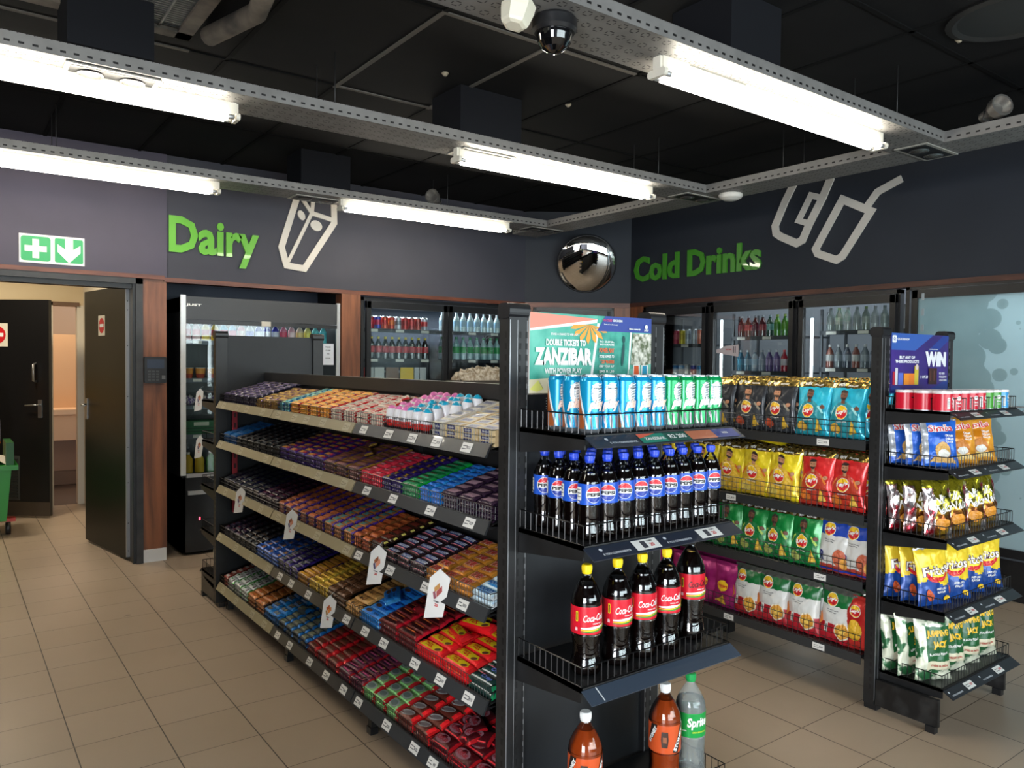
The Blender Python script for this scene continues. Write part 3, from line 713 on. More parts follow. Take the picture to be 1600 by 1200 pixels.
for si, zl in enumerate(ZL):
    for bi, (x0, x1) in enumerate(BAYS):
        xa, xb = x0 + .006, x1 - .006
        dz = math.tan(TILT) * (YF - YS)
        k = MB()
        k.add([gl(xa, YF, zl - .018), gl(xb, YF, zl - .018), gl(xb, YS, zl - .018 + dz), gl(xa, YS, zl - .018 + dz), gl(xa, YF, zl - .03), gl(xb, YF, zl - .03), gl(xb, YS, zl - .045 + dz), gl(xa, YS, zl - .045 + dz)],
              [(0, 3, 2, 1)[::-1], (4, 5, 6, 7)[::-1], (0, 1, 5, 4)[::-1], (1, 2, 6, 5)[::-1], (2, 3, 7, 6)[::-1], (3, 0, 4, 7)[::-1]], SHELFMETAL)
        for xx in (xa, xb - .004):
            k.add([gl(xx, YF + .0, zl - .018), gl(xx + .004, YF, zl - .018), gl(xx + .004, YS, zl - .05), gl(xx, YS, zl - .05), gl(xx, YS, zl + dz), gl(xx + .004, YS, zl + dz)], [(0, 3, 4), (1, 5, 2), (0, 1, 2, 3), (0, 4, 5, 1), (3, 2, 5, 4)], SHELFMETAL)
        sh = k.build('shelf', G)
        k = MB(); m_ = RAILBEIGE if (bi == 2 or (bi == 1 and si < 3)) else RAILDARK
        yb, zb_ = YF + .022, zl - .042
        k.add([gl(xa, YF, zl), gl(xb, YF, zl), gl(xb, yb, zb_), gl(xa, yb, zb_), gl(xa, YF - .006, zl), gl(xb, YF - .006, zl), gl(xb, yb - .008, zb_ - .002), gl(xa, yb - .008, zb_ - .002)],
              [(0, 3, 2, 1), (4, 5, 6, 7), (0, 1, 5, 4), (3, 7, 6, 2), (0, 4, 7, 3), (1, 2, 6, 5)], m_)
        k.build('price_rail', sh)
        dn = Vector((0, .022, -.042)).normalized(); nr_ = Vector((0, .042, .022)).normalized()
        for qi, lx in enumerate(labels_for(si, bi)):
            k = MB(); c_ = Vector(gl(lx, (YF + yb) / 2, (zl + zb_) / 2))
            price_card(k, flatS(c_ + nr_ * .0008, (-1, 0, 0), -dn, nr_), .062, .034, False, si * 50 + bi * 9 + qi, m_ is RAILBEIGE); k.build('price_label', sh)
        k = MB(); zf = zl + .0
        cs = [gl(xa + .004, YF - .06, 0)[:2], gl(xa + .004, YF - .008, 0)[:2], gl(xb - .004, YF - .008, 0)[:2], gl(xb - .004, YF - .06, 0)[:2]]
        wire_fence(k, cs, zf, .045, .017, (0.0, .5, 1.0), .0012); k.build('wire_fence', sh)
k = MB()
GB(k, (5.03, -1.50, .78), (5.04, -1.53, 1.28), mat((150, 30, 44), .5))
for i in range(7): GB(k, (5.028, -1.508, .84 + i * .065), (5.031, -1.522, .87 + i * .065), mat((60, 14, 20), .5))
GB(k, (5.03, -1.50, .62), (5.04, -1.53, .78), mat((150, 30, 44), .5)); k.build('red_strip', G)
for zz in (.18, .5, .80, 1.085, 1.335):      # far side shelves
    k = MB(); GB(k, (2.04, -1.77, zz - .03), (5.06, -2.05, zz - .01), SHELFMETAL); k.build('rear_shelf', G)

# ---- end units
NAVYRAIL = mat((36, 43, 55), .4, 0, .2); CHARRAIL = mat((34, 35, 39), .4)
def endcap(name, label, x, yl, yr, zs, depth, face=-1, rails=None, joint=None, base_open=True, panel_top=None, htop=1.77, hl=None, hr=None):
    """posts at X=x, shelves stick out towards face*X"""
    yc = (yl + yr) / 2; o = thing(name, label, 'shelving', (x, yc, 0)); w_ = yl - yr
    for s_ in (1, -1):
        yy = s_ * (w_ / 2 - .035)
        k = MB(); k.box((-.025, yy - .036, .03), (.025, yy + .036, htop - .03), SHELFMETAL)
        k.rbox((-.032, yy - .04, htop - .035), (.032, yy + .04, htop + .012), .018, BLACK_SAT, axis=1)
        k.box((-.03, yy - .02, 0), (.03, yy + .02, .03), BLACK_SAT)
        # slotted strips + post highlights, painted as bright edge lines
        for i in range(int((htop - .15) / .035)):
            z = .1 + i * .035
            for ss in (-.012, .012): k.box((face * .0262, yy + s_ * -.018 + ss - .003, z), (face * .0248, yy + s_ * -.018 + ss + .003, z + .02), mat((4, 4, 4), .6))
            k.box((-.012, yy + s_ * .0362, z), (-.002, yy + s_ * .0355, z + .02), mat((4, 4, 4), .6))
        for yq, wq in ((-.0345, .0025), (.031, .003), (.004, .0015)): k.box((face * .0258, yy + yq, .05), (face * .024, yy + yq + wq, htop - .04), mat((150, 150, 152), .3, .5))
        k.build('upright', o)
    k = MB(); k.box((-.008, -w_ / 2 + .07, .10), (.008, w_ / 2 - .07, panel_top or 1.5), noise_mat('end_back_panel', (13, 15, 18), (26, 28, 32), 3, .5)); k.build('back_panel', o)
    for si, z in enumerate(zs):
        xf = face * depth; xb_ = face * .028; hL = hl if hl else w_ / 2 - .002; hR = hr if hr else w_ / 2 - .002
        k = MB()
        k.box((xb_, -hR, z - .012), (xf, hL, z), SHELFMETAL)
        for s_ in (1, -1):      # tapering side brackets
            hw = hL if s_ > 0 else hR; y0, y1 = s_ * hw, s_ * (hw - .006)
            vs = [(xb_, y0, z), (xf, y0, z), (xf, y0, z - .04), (xb_, y0, z - .075), (xb_, y1, z), (xf, y1, z), (xf, y1, z - .04), (xb_, y1, z - .075)]
            k.add(vs, [(0, 1, 2, 3), (7, 6, 5, 4), (0, 4, 5, 1), (1, 5, 6, 2), (2, 6, 7, 3), (3, 7, 4, 0)], SHELFMETAL)
        sh = k.build('shelf', o)
        k = MB(); q = .006
        wire_fence(k, [(xb_, hL - q), (xf - face * q, hL - q), (xf - face * q, -hR + q), (xb_, -hR + q)], z + .002, .055, .026, (0.0, 1.0), .0017); k.build('wire_fence', sh)
        # tilted price rail in front
        k = MB(); a0 = Vector((xf + face * .003, 0, z - .004)); a1 = Vector((xf + face * .047, 0, z - .030)); dn = (a1 - a0).normalized(); n_ = Vector((-dn.z * face, 0, dn.x * face)); n_ = n_ if n_.x * face > 0 else -n_
        def pr_(v, y): return (v.x, y, v.z)
        bk = a0 - n_ * .004; bk1 = a1 - n_ * .004
        vs = [pr_(a0, hL), pr_(a0, -hR), pr_(a1, -hR), pr_(a1, hL), pr_(bk, hL), pr_(bk, -hR), pr_(bk1, -hR), pr_(bk1, hL)]
        fs = [(0, 1, 2, 3), (7, 6, 5, 4), (0, 4, 5, 1), (1, 5, 6, 2), (2, 6, 7, 3), (3, 7, 4, 0)]
        if face > 0: fs = [f_[::-1] for f_ in fs]
        k.add(vs, fs, rails[si] if rails else NAVYRAIL); rl = k.build('price_rail', sh)
        if face < 0:
            S = flatS((a0 + a1) / 2 + n_ * .0006, (0, -1, 0), -dn, n_); Sx = lambda c_: (lambda x_, y_, off: S(x_ + c_, y_, off))
            RT_ = mat((196, 200, 206), .5)
            def pp(c_, layers): k = MB(); decals(k, Sx(c_), layers, 1); k.build('rail_print', sh)
            if name == 'drinks_end_shelving':
                if si == 0:
                    pp(-.20, [(ell(-.035, .008, .006, .006, 12), RT_), T('E YOU CONVENIENCE', .02, -.010, .008, RT_)])
                    pp(.02, [(rect(-.13, -.021, -.02, .021), mat((42, 130, 110), .5)), (rect(-.02, -.021, .08, .021), mat((38, 84, 74), .5)), (rect(.08, -.021, .2, .021), mat((190, 110, 80), .5)), (rect(.2, -.021, .31, .021), mat((44, 60, 130), .5)),
                                      ([(-.13, .021), (-.13, 0), (-.05, .021)], mat((220, 96, 70), .5)), T('ZANZIBAR', -.07, -.004, .013, WHITE), T('R2 200', .03, 0, .02, WHITE), T('WIN', .25, 0, .01, WHITE)])
                elif si == 1:
                    for c_ in (-.2, .06): pp(c_, [(ell(-.05, .009, .006, .006, 12), RT_), T('E YOU CONVENIENCE', .0, -.010, .008, RT_)])
                    for c_ in (-.075, .205): pp(c_, [(rect(-.05, -.02, .05, .02), CARD), (rect(-.02, -.014, .0, .014), INK), T('20', .02, -.004, .014, REDINK), T('COMBO', .02, .011, .005, INK)])
                elif si == 2:
                    pp(-.25, [(rect(-.002, -.022, .002, .024), mat((205, 210, 214), .3))])
            else:
                for c_ in (-.24, .06):
                    pp(c_, [(ell(-.05, .009, .005, .005, 12), RT_), T('E YOU CONVENIENCE', .0, -.010, .007, RT_)])
                    k = MB(); price_card(k, flatS((a0 + a1) / 2 + n_ * .0007 + Vector((0, -(c_ + .13), 0)), (0, -1, 0), -dn, n_), .075, .034, True, si * 3 + int(c_ * 10)); k.build('price_label', sh)
    if base_open:
        for s_ in (1, -1):
            k = MB(); yy = s_ * (w_ / 2 - .012); k.box((face * .03, yy - .01, .03), (face * depth, yy + .01, zs[-1] - .04), noise_mat('scuffed_base_panel', (18, 18, 19), (56, 56, 56), 12, .4, 8, pos=(.45, .85)))
            k.box((face * (depth - .05), yy - .016, 0), (face * (depth - .01), yy + .016, .03), BLACK_SAT); k.build('leg', o)
    return o
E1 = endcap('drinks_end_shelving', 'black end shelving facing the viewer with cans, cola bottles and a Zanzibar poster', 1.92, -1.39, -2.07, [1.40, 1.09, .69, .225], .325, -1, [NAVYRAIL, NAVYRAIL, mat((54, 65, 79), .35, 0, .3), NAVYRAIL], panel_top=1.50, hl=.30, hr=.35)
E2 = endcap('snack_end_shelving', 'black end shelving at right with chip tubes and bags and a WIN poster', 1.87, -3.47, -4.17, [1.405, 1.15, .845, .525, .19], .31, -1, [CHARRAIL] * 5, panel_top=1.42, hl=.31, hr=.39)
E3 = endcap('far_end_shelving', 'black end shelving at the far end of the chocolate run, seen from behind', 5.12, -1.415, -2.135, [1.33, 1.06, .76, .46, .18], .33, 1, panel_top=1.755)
# chips run
CZ = [1.25, .90, .585, .24]; CYF = -3.475; CYB = -3.80
C = thing('chips_shelving', 'black shelving run behind the drinks end unit holding four shelves of crisp bags', 'shelving', (3.0, CYB, 0))
def cl(x, y, z): return (x - 3.0, y - CYB, z)
CB = [(1.91, 2.92), (2.92, 3.93)]
k = MB(); k.box(cl(1.9, CYB - .01, .1), cl(3.94, CYB + .01, 1.48), mat((12, 12, 13), .5)); k.build('back_panel', C)
for x in (2.92, 3.93):
    k = MB(); k.box(cl(x - .02, CYB - .03, 0), cl(x + .02, CYB + .03, 1.5), SHELFMETAL); k.build('upright', C)
    k = MB(); k.box(cl(x - .015, CYB + .03, .03), cl(x + .015, CYF - .03, .19), SHELFMETAL); k.box(cl(x - .02, CYF - .06, 0), cl(x + .02, CYF - .03, .03), SHELFMETAL); k.build('leg', C)
for si, z in enumerate(CZ):
    for bi, (x0, x1) in enumerate(CB):
        k = MB(); k.box(cl(x0 + .004, CYB + .012, z - .014), cl(x1 - .004, CYF, z), SHELFMETAL); k.box(cl(x0 + .004, CYF, z - .045), cl(x1 - .004, CYF + .004, z), mat((46, 47, 48), .4)); sh = k.build('shelf', C)
        k = MB(); wire_fence(k, [cl(x0 + .01, CYF - .004, 0)[:2], cl(x1 - .01, CYF - .004, 0)[:2]], z + .002, .085, .03, (0, .36, .7, 1.0), .0015); k.build('wire_fence', sh)
        for qi, lx in enumerate((x0 + .22, x1 - .25)):
            if (si + qi) % 2 == 0 or si == 3:
                k = MB(); price_card(k, flatS(Vector(cl(lx, CYF + .0046, z - .023)), (-1, 0, 0), (0, 0, 1), (0, 1, 0)), .065, .03, False, si * 7 + qi); k.build('price_label', sh)

# left neighbour run, only its base edge enters the frame
k_ = thing('aisle_shelving', 'dark shelving run whose base edge shows at the lower left corner', 'shelving', (2.6, .1, 0))
k = MB(); k.box((-1.4, -.265, .0), (1.16, .3, .1), SHELFMETAL); k.build('base', k_)
k = MB(); k.box((-1.4, .28, .1), (1.16, .3, 1.5), SHELFMETAL); k.build('back_panel', k_)
for z in (.45, .8, 1.15):
    k = MB(); k.box((-1.4, -.15, z), (1.16, .28, z + .02), SHELFMETAL); k.build('shelf', k_)

# ================================================================ POSTERS
def poster(name, label, x, yl, yr, z0, z1, layers, backc, tilt=0.0):
    o = thing(name, label, 'poster', (x, (yl + yr) / 2, z0)); w_ = yl - yr; h = z1 - z0
    k = MB(); k.box((0, -w_ / 2, 0), (.005, w_ / 2, h), backc)
    decals(k, flatS((-.0003, 0, h / 2), (0, -1, 0), (0, 0, 1), (-1, 0, 0)), layers(w_, h), 2, .0003); k.build('printed_board', o)
    return o
def zanz(w, h):
    TEAL = noise_mat('teal_sea_print', (40, 150, 130), (110, 196, 174), 9, .4, pos=(.3, .7)); TEAL2 = noise_mat('deep_sea_print', (30, 128, 112), (74, 170, 150), 22, .4, pos=(.35, .65)); CORAL = mat((240, 140, 120), .4); W_ = mat((238, 240, 236), .4)
    ORp = mat((236, 160, 60), .4); SAND = mat((222, 214, 180), .4); NB = mat((52, 72, 148), .4); OR2 = mat((232, 96, 40), .4); YP = mat((226, 226, 120), .4)
    X = lambda u: (u - .5) * w; Y = lambda v: (v - .5) * h
    P = lambda *a: [(X(u), Y(v)) for u, v in a]
    L = [(P((0, 0), (1, 0), (1, 1), (0, 1)), TEAL), (P((0, 0), (.45, 0), (.47, .14), (.25, .2), (0, .17)), SAND), (P((0, .80), (.60, .95), (0, 1)), CORAL), (P((0, .77), (.62, .93), (.58, .965), (0, .80)), W_),
         (P((.465, 0), (.79, 0), (.815, 1), (.53, 1)), TEAL2), (P((.455, 0), (.475, 0), (.545, .9), (.525, .9)), W_), (P((.785, 0), (.80, 0), (.825, .8), (.81, .8)), W_)]
    for i in range(7):
        a_ = -2.9 + i * .42; cx, cy_ = .46, .88
        L.append((P((cx, cy_), (cx + .13 * math.cos(a_ - .16), cy_ + .2 * math.sin(a_ - .16)), (cx + .16 * math.cos(a_), cy_ + .26 * math.sin(a_)), (cx + .12 * math.cos(a_ + .14), cy_ + .18 * math.sin(a_ + .14))), ORp))
    L += [(P((0, .05), (.06, .16), (.1, .05), (.05, .02)), YP), (P((.52, .80), (1, .80), (1, 1), (.59, 1)), NB)]
    ROCK = noise_mat('rocky_island_print', (90, 100, 70), (224, 220, 206), 42, .5, pos=(.4, .6))
    L += [(P((.815, .36), (1, .36), (1, .79), (.83, .79)), ROCK), (P((.80, .30), (1, .38), (1, 0), (.79, 0)), mat((120, 190, 170), .4)), (ell(X(.745), Y(.50), w * .012, h * .16, 14, -.1), mat((24, 74, 74), .4)), (ell(X(.75), Y(.70), w * .012, h * .05, 12), mat((24, 74, 74), .4))]
    for u0, c_ in ((.835, OR2), (.91, mat((30, 150, 190), .4))): L += [(P((u0, .02), (u0 + .062, .02), (u0 + .062, .36), (u0, .36)), W_), (P((u0 + .004, .02), (u0 + .058, .02), (u0 + .05, .35), (u0 + .01, .35)), c_), (P((u0 + .012, .02), (u0 + .04, .02), (u0 + .03, .2)), mat((170, 170, 176), .3, .6))]
    L += [T('STAND A CHANCE TO WIN 1 OF 3', X(.26), Y(.74), h * .03, W_, w * .22), T('DOUBLE TICKETS TO', X(.27), Y(.635), h * .085, W_, w * .31, bold=.05), T('ZANZIBAR', X(.255), Y(.46), h * .22, W_, w * .45, bold=.06), T('WITH POWER PLAY', X(.25), Y(.28), h * .07, W_, w * .29, bold=.04)]
    for i, (s_, c_, h_, y_) in enumerate((('TO ENTER,', W_, .028, .66), ('SMS YOUR NAME', W_, .028, .625), ('POWER PLAY', OR2, .06, .55), ('STORE NUMBER TO', W_, .035, .47), ('*120*46600#', OR2, .055, .40), ('KEEP YOUR SLIP', W_, .03, .34), ('SMS R1,50', W_, .04, .27))): L.append(T(s_, X(.60), Y(y_), h * h_, c_, w * .125, bold=.03))
    L += [T('YOU COULD', X(.60), Y(.945), h * .03, mat((230, 80, 120), .4), w * .08), T('BE IN ZANZIBAR', X(.69), Y(.945), h * .03, W_, w * .08), T('Terms and conditions apply', X(.63), Y(.89), h * .018, W_, w * .12), T('More rewards', X(.84), Y(.845), h * .025, W_, w * .1), (ell(X(.945), Y(.88), w * .014, w * .014, 16), W_), T('SHOP', X(.945), Y(.835), h * .03, W_, w * .04)]
    return L
poster('zanzibar_poster', 'teal and coral poster reading DOUBLE TICKETS TO ZANZIBAR on top of the drinks end unit', 1.888, -1.462, -1.995, 1.505, 1.757, zanz, mat((230, 230, 226), .4))
def winp(w, h):
    PUR = noise_mat('purple_poster_print', (44, 30, 100), (66, 44, 130), 3, .4); BL = mat((54, 92, 170), .4); W_ = mat((235, 235, 240), .4); B2 = mat((36, 60, 140), .4)
    X = lambda u: (u - .5) * w; Y = lambda v: (v - .5) * h; P = lambda *a: [(X(u), Y(v)) for u, v in a]
    L = [(P((0, 0), (1, 0), (1, 1), (0, 1)), PUR), (P((0, .72), (.4, .72), (.72, 1), (0, 1)), BL), (P((.62, .72), (.8, .72), (1, .92), (1, 1), (.9, 1)), B2), (P((0, 0), (.35, 0), (.1, .12), (0, .1)), B2), (P((.5, 0), (1, .0), (1, .25), (.8, .12)), B2),
         (rrect(X(0.01), Y(.84), X(.075), Y(.96), .006), W_), T('Q', X(.045), Y(.90), h * .07, B2), T('QUICKSHOP', X(.19), Y(.90), h * .04, W_, w * .2),
         T('BUY ANY OF', X(.26), Y(.60), h * .05, W_, w * .26, bold=.05), T('THESE PRODUCTS', X(.26), Y(.53), h * .05, W_, w * .4, bold=.05), T('QUICK AND EASY', X(.72), Y(.75), h * .02, W_, w * .16), T('WIN', X(.76), Y(.58), h * .26, W_, w * .38, bold=.08),
         T('1 OF 20', X(.56), Y(.27), h * .05, W_, w * .13), T('R5 000', X(.88), Y(.33), h * .04, W_, w * .1), T('HOLIDAY', X(.9), Y(.27), h * .04, W_, w * .14), T('VOUCHERS', X(.9), Y(.21), h * .035, W_, w * .14)]
    for u0, u1, v1, c_ in ((.02, .10, .36, (176, 40, 60)), (.06, .10, .42, (210, 210, 214)), (.11, .19, .34, (90, 110, 200)), (.20, .29, .33, (230, 140, 40)), (.29, .38, .33, (224, 120, 40)), (.38, .45, .46, (200, 180, 60)), (.63, .78, .42, (58, 28, 22))):
        L.append((rect(X(u0), Y(.14), X(u1), Y(v1)), mat(c_, .4)))
    L += [(ell(X(.42), Y(.44), w * .025, h * .05, 12), mat((220, 200, 190), .4)), (rect(X(.66), Y(.2), X(.67), Y(.38)), mat((120, 70, 60), .4)), (rect(X(.72), Y(.2), X(.73), Y(.38)), mat((120, 70, 60), .4))]
    return L
poster('win_poster', 'purple poster reading BUY ANY OF THESE PRODUCTS and WIN on the right end unit', 1.838, -3.54, -4.10, 1.475, 1.757, winp, mat((50, 36, 110), .4))
# ================================================================ COLD ROOM AND FRIDGES
FRM = mat((20, 20, 22), .35); FRM2 = mat((44, 44, 46), .3, .4); INNER = mat((150, 160, 175), .5); LED = emit_mat('led_strip', (.85, .93, 1.0), 9)
w = MB(); w.box((-1.0, -7.2, 0), (7.3, -7.1, 3.0), mat((120, 124, 130), .6)); struct('wall_coldroom', w)
w = MB(); w.box((-1.0, -7.2, -.1), (7.3, -5.9, -.002), mat((110, 108, 104), .5)); struct('floor_coldroom', w)
w = MB(); w.box((-1.0, -7.2, 2.75), (7.3, -6.02, 2.8), mat((160, 164, 170), .6)); struct('ceiling_coldroom', w)
w = MB(); w.box((2.93, -7.1, 0), (2.99, -6.1, 2.75), mat((130, 134, 140), .6)); struct('wall_coldroom_divider', w)
w = MB(); w.box((XD + .75, -7.2, 0), (XD + .85, -1.36, 3.0), mat((60, 66, 80), .6)); struct('wall_fridge_back', w)
w = MB(); w.box((XD + .12, -3.02, 0), (XD + .75, -3.0, 3.0), DARKW); w.box((XD + .12, -1.44, 0), (XD + .75, -1.42, 3.0), DARKW); w.box((XD + .12, -5.05, 0), (XD + .75, -5.02, 3.0), DARKW); struct('wall_fridge_divider', w)
area_light('coldroom_lamp', (4.4, -6.5, 2.7), (0, 0, 0), 2.6, .4, 22, (.85, .92, 1.0))
area_light('frosted_room_lamp', (1.9, -6.6, 2.7), (0, 0, 0), 1.8, .8, 52, (.88, .96, 1.0))
area_light('fridge_lamp', (XD + .30, -4.0, 2.13), (0, 0, 0), .2, 1.7, 16, (.85, .92, 1.0))
area_light('chiller_lamp', (XD + .42, -2.23, 1.97), (0, 0, 0), .25, 1.2, 7, (.82, .9, 1.0))

# ---- bottles and cans of the background fridges
def lathe_mesh(name, prof, segs, n=12, extra=None):
    k = MB(); k.lathe(prof, segs, n)
    if extra: extra(k)
    return k.mesh(name)
def bottle_profile(r, h, cap):
    return [(r * .9, 0), (r, .01), (r, h * .30), (r * 1.0, h * .58), (r * .9, h * .68), (r * .42, h * .84), (r * .34, h * .90), (r * .38, h * .905), (r * .38, h)]
def bg_bottle(key, body, label, cap, r=.033, h=.22, upper=None):
    P_ = bottle_profile(r, h, cap); u = upper or body
    return lathe_mesh(key, P_, [body, body, label, u, u, u, cap, cap], 12)
def bg_can(key, c1, c2, r=.031, h=.13):
    return lathe_mesh(key, [(r * .85, 0), (r, .008), (r, h * .35), (r, h * .7), (r, h - .012), (r * .82, h)], [ALU, c1, c2, c1, ALU], 14)
BG = {}
def bgm(key, *a, **k):
    fn = k.pop('fn')
    if key not in BG: BG[key] = fn(key, *a, **k)
    return BG[key]
def place(me, name, cat, loc, label, group): return link(name, me, None, loc, 0, label, cat, group)

# ---- chiller
ch = thing('open_chiller', 'tall black display chiller full of yoghurt drinks, its header reading JUST', 'fridge', (XD + .02, -2.24, 0))
def cb(mb, a_, b_, m): mb.box((a_[0] - XD - .02, a_[1] + 2.24, a_[2]), (b_[0] - XD - .02, b_[1] + 2.24, b_[2]), m)
x0 = XD + .02; y0, y1 = -1.555, -2.905
k = MB()
for a_, b_ in (((x0, y0, .03), (x0 + .68, y0 - .03, 2.1)), ((x0, y1 + .03, .03), (x0 + .68, y1, 2.1)), ((x0 + .64, y0, .03), (x0 + .68, y1, 2.1)), ((x0, y0, .03), (x0 + .68, y1, .64)), ((x0, y0, 1.98), (x0 + .68, y1, 2.1))): cb(k, a_, b_, FRM)
k.build('cabinet', ch)
k = MB(); cb(k, (x0 - .02, y0 - .03, 1.92), (x0 + .0, y1 + .03, 2.105), mat((46, 47, 50), .4)); cb(k, (x0 - .022, y0 - .03, 1.885), (x0, y1 + .03, 1.915), FRM)
decals(k, flatS((-.0212, 2.24 - 1.645, 2.035), (0, -1, 0), (0, 0, 1), (-1, 0, 0)), [T('JUST', 0, 0, .024, WHITE, .12, 0, 0, .05)], 1); k.build('header', ch)
k = MB(); cb(k, (x0 - .02, y0 + .01, .66), (x0 + .0, y0 - .03, 2.115), mat((206, 208, 208), .35, .3)); k.build('edge_trim', ch)
k = MB(); cb(k, (x0 - .02, y1 + .035, .66), (x0 + .0, y1 - .0, 2.115), mat((176, 178, 178), .35, .4)); k.build('edge_trim', ch)
for (ya, yb) in ((y0 - .035, -2.225), (-2.235, y1 + .035)):
    k = MB(); cb(k, (x0 - .012, ya, .67), (x0 - .006, yb, 1.885), GLASS); k.build('glass_door', ch)
k = MB(); cb(k, (x0 - .02, y0 - .035, .64), (x0 + .0, y1 + .03, .67), mat((150, 152, 156), .4)); cb(k, (x0 - .03, -1.6, .5), (x0 + .0, -1.85, .53), ALU); k.build('sill', ch)
k = MB(); cb(k, (x0 - .001, -1.69, .285), (x0 - .003, -1.70, .31), emit_mat('red_led', (1, .05, .1), 4)); k.build('led_display', ch)
k = MB(); cb(k, (x0 - .03, -2.19, 1.885), (x0 - .004, -2.27, 1.925), mat((196, 190, 176), .4)); k.build('door_latch', ch)
cards = ((1.785, ), (1.44, ), (1.26, ), (.98, ))
for z in (1.75, 1.44, 1.22, .98, .66):
    k = MB(); cb(k, (x0 + .05, y0 - .03, z - .02), (x0 + .62, y1 + .03, z), mat((60, 66, 74), .4)); cb(k, (x0 + .045, y0 - .03, z - .03), (x0 + .05, y1 + .03, z + .005), mat((96, 104, 116), .4))
    for i in range(6): cb(k, (x0 + .043, y0 - .1 - i * .2, z - .024), (x0 + .0449, y0 - .17 - i * .2, z), CARD)
    k.build('shelf', ch)
cols = [((240, 190, 200), (220, 90, 120)), ((244, 210, 214), (220, 110, 130)), ((250, 220, 90), (200, 60, 90)), ((240, 200, 60), (190, 60, 80)), ((90, 190, 230), (220, 60, 120)), ((120, 190, 235), (230, 90, 140)), ((236, 130, 150), (240, 200, 200)),
        ((225, 225, 235), (40, 60, 190)), ((50, 60, 190), (230, 230, 240)), ((60, 70, 200), (220, 220, 236)), ((60, 60, 180), (210, 210, 230)), ((232, 120, 150), (210, 50, 90)), ((240, 180, 190), (244, 210, 214)), ((236, 210, 180), (230, 200, 130)), ((240, 226, 130), (236, 220, 90)), ((110, 210, 214), (60, 180, 190)), ((90, 200, 210), (50, 170, 184))]
nm = ['pale pink', 'blush', 'yellow', 'amber yellow', 'sky blue', 'light blue', 'rose', 'white and blue', 'royal blue', 'deep blue', 'dark blue', 'magenta', 'soft pink', 'beige', 'lemon', 'turquoise', 'aqua']
for i, (c1, c2) in enumerate(cols):
    yy = y0 - .075 - i * .0735
    me = bg_bottle('yoghurt_bottle', mat(c1, .35), mat(c2, .4), mat((236, 220, 224), .4), .032, .165)
    place(me, 'yoghurt_drink_bottle', 'bottle', (x0 + .13, yy, 1.75), nm[i] + ' yoghurt drink bottle, %s from the left on the top chiller shelf' % ORD[i], 'yoghurt drinks on the top chiller shelf')
cup = lathe_mesh('dessert_cup', [(.03, 0), (.036, .04), (.04, .085), (.04, .09)], [mat((170, 70, 50), .5), mat((220, 150, 70), .5), WHITE], 14)
for i in range(5): place(cup, 'dessert_cup', 'cup', (x0 + .11, y0 - .08 - i * .095, 1.44), 'orange and brown dessert cup, %s from the left on the second chiller shelf' % ORD[i], 'dessert cups on the second chiller shelf')
ball = MB(); random.seed(5)
ball.surf(lambda u, v: Vector((.045 * math.cos(2 * PI * u) * math.sin(PI * v), .045 * math.sin(2 * PI * u) * math.sin(PI * v), .04 - .04 * math.cos(PI * v))) * (1 + .25 * noise.noise(Vector((u * 5, v * 7, 1)))), 12, 8, noise_mat('purple_white_wrapper', (90, 60, 140), (226, 220, 226), 60, .4, pos=(.45, .55)), flip=True)
ball = ball.mesh('snack_pack')
for i in range(4): place(ball, 'snack_pack', 'pack', (x0 + .12, y0 - .09 - i * .11, 1.22), 'small purple and white crumpled pack, %s from the left on the middle chiller shelf' % ORD[i], 'crumpled packs on the middle chiller shelf')
jb = [((236, 190, 60), (240, 236, 226)), ((240, 200, 70), (236, 236, 230)), ((60, 150, 70), (230, 236, 220)), ((120, 190, 70), (240, 240, 236)), ((40, 80, 190), (60, 110, 210)), ((40, 70, 180), (230, 230, 236))]
for i, (c1, c2) in enumerate(jb):
    me = bg_bottle('juice_bottle', mat(c1, .3), mat(c1, .4), mat(c2, .4), .038, .17)
    place(me, 'juice_bottle', 'bottle', (x0 + .14, y0 - .085 - i * .09, .66), ['amber', 'yellow', 'dark green', 'lime green', 'blue', 'navy'][i] + ' juice bottle on the bottom chiller shelf', 'juice bottles on the bottom chiller shelf')
for i in range(3):
    k = MB(); k.rbox((-.1, -.13, 0), (.1, .13, .11), .02, mat((30, 96, 56), .5)); k.box((-.104, -.06, .07), (-.1, .06, .1), mat((200, 206, 190), .5))
    for z in (.02, .045): k.box((-.103, -.12, z), (-.1, .12, z + .012), mat((22, 70, 42), .5))
    k.build('plastic_crate', None, (x0 + .2, y0 - .18 - i * .3, .98), label='small green plastic crate, %s from the left on the chiller shelf above the juice' % ORD[i], cat='crate', group='green crates in the chiller')
k = MB(); k.box((0, -.055, 0), (.002, .055, .19), mat((205, 210, 218), .5))
decals(k, flatS((-.0003, 0, .1), (0, -1, 0), (0, 0, 1), (-1, 0, 0)), [T('PLEASE', 0, .06, .012, INK), T('CLOSE', 0, .03, .012, INK), T('THE', 0, 0, .01, INK), T('DOOR', 0, -.04, .012, INK)], 1)
k.build('paper_notice', None, (x0 - .021, -2.79, 1.56), label='white paper notice taped to the right chiller door', cat='notice')

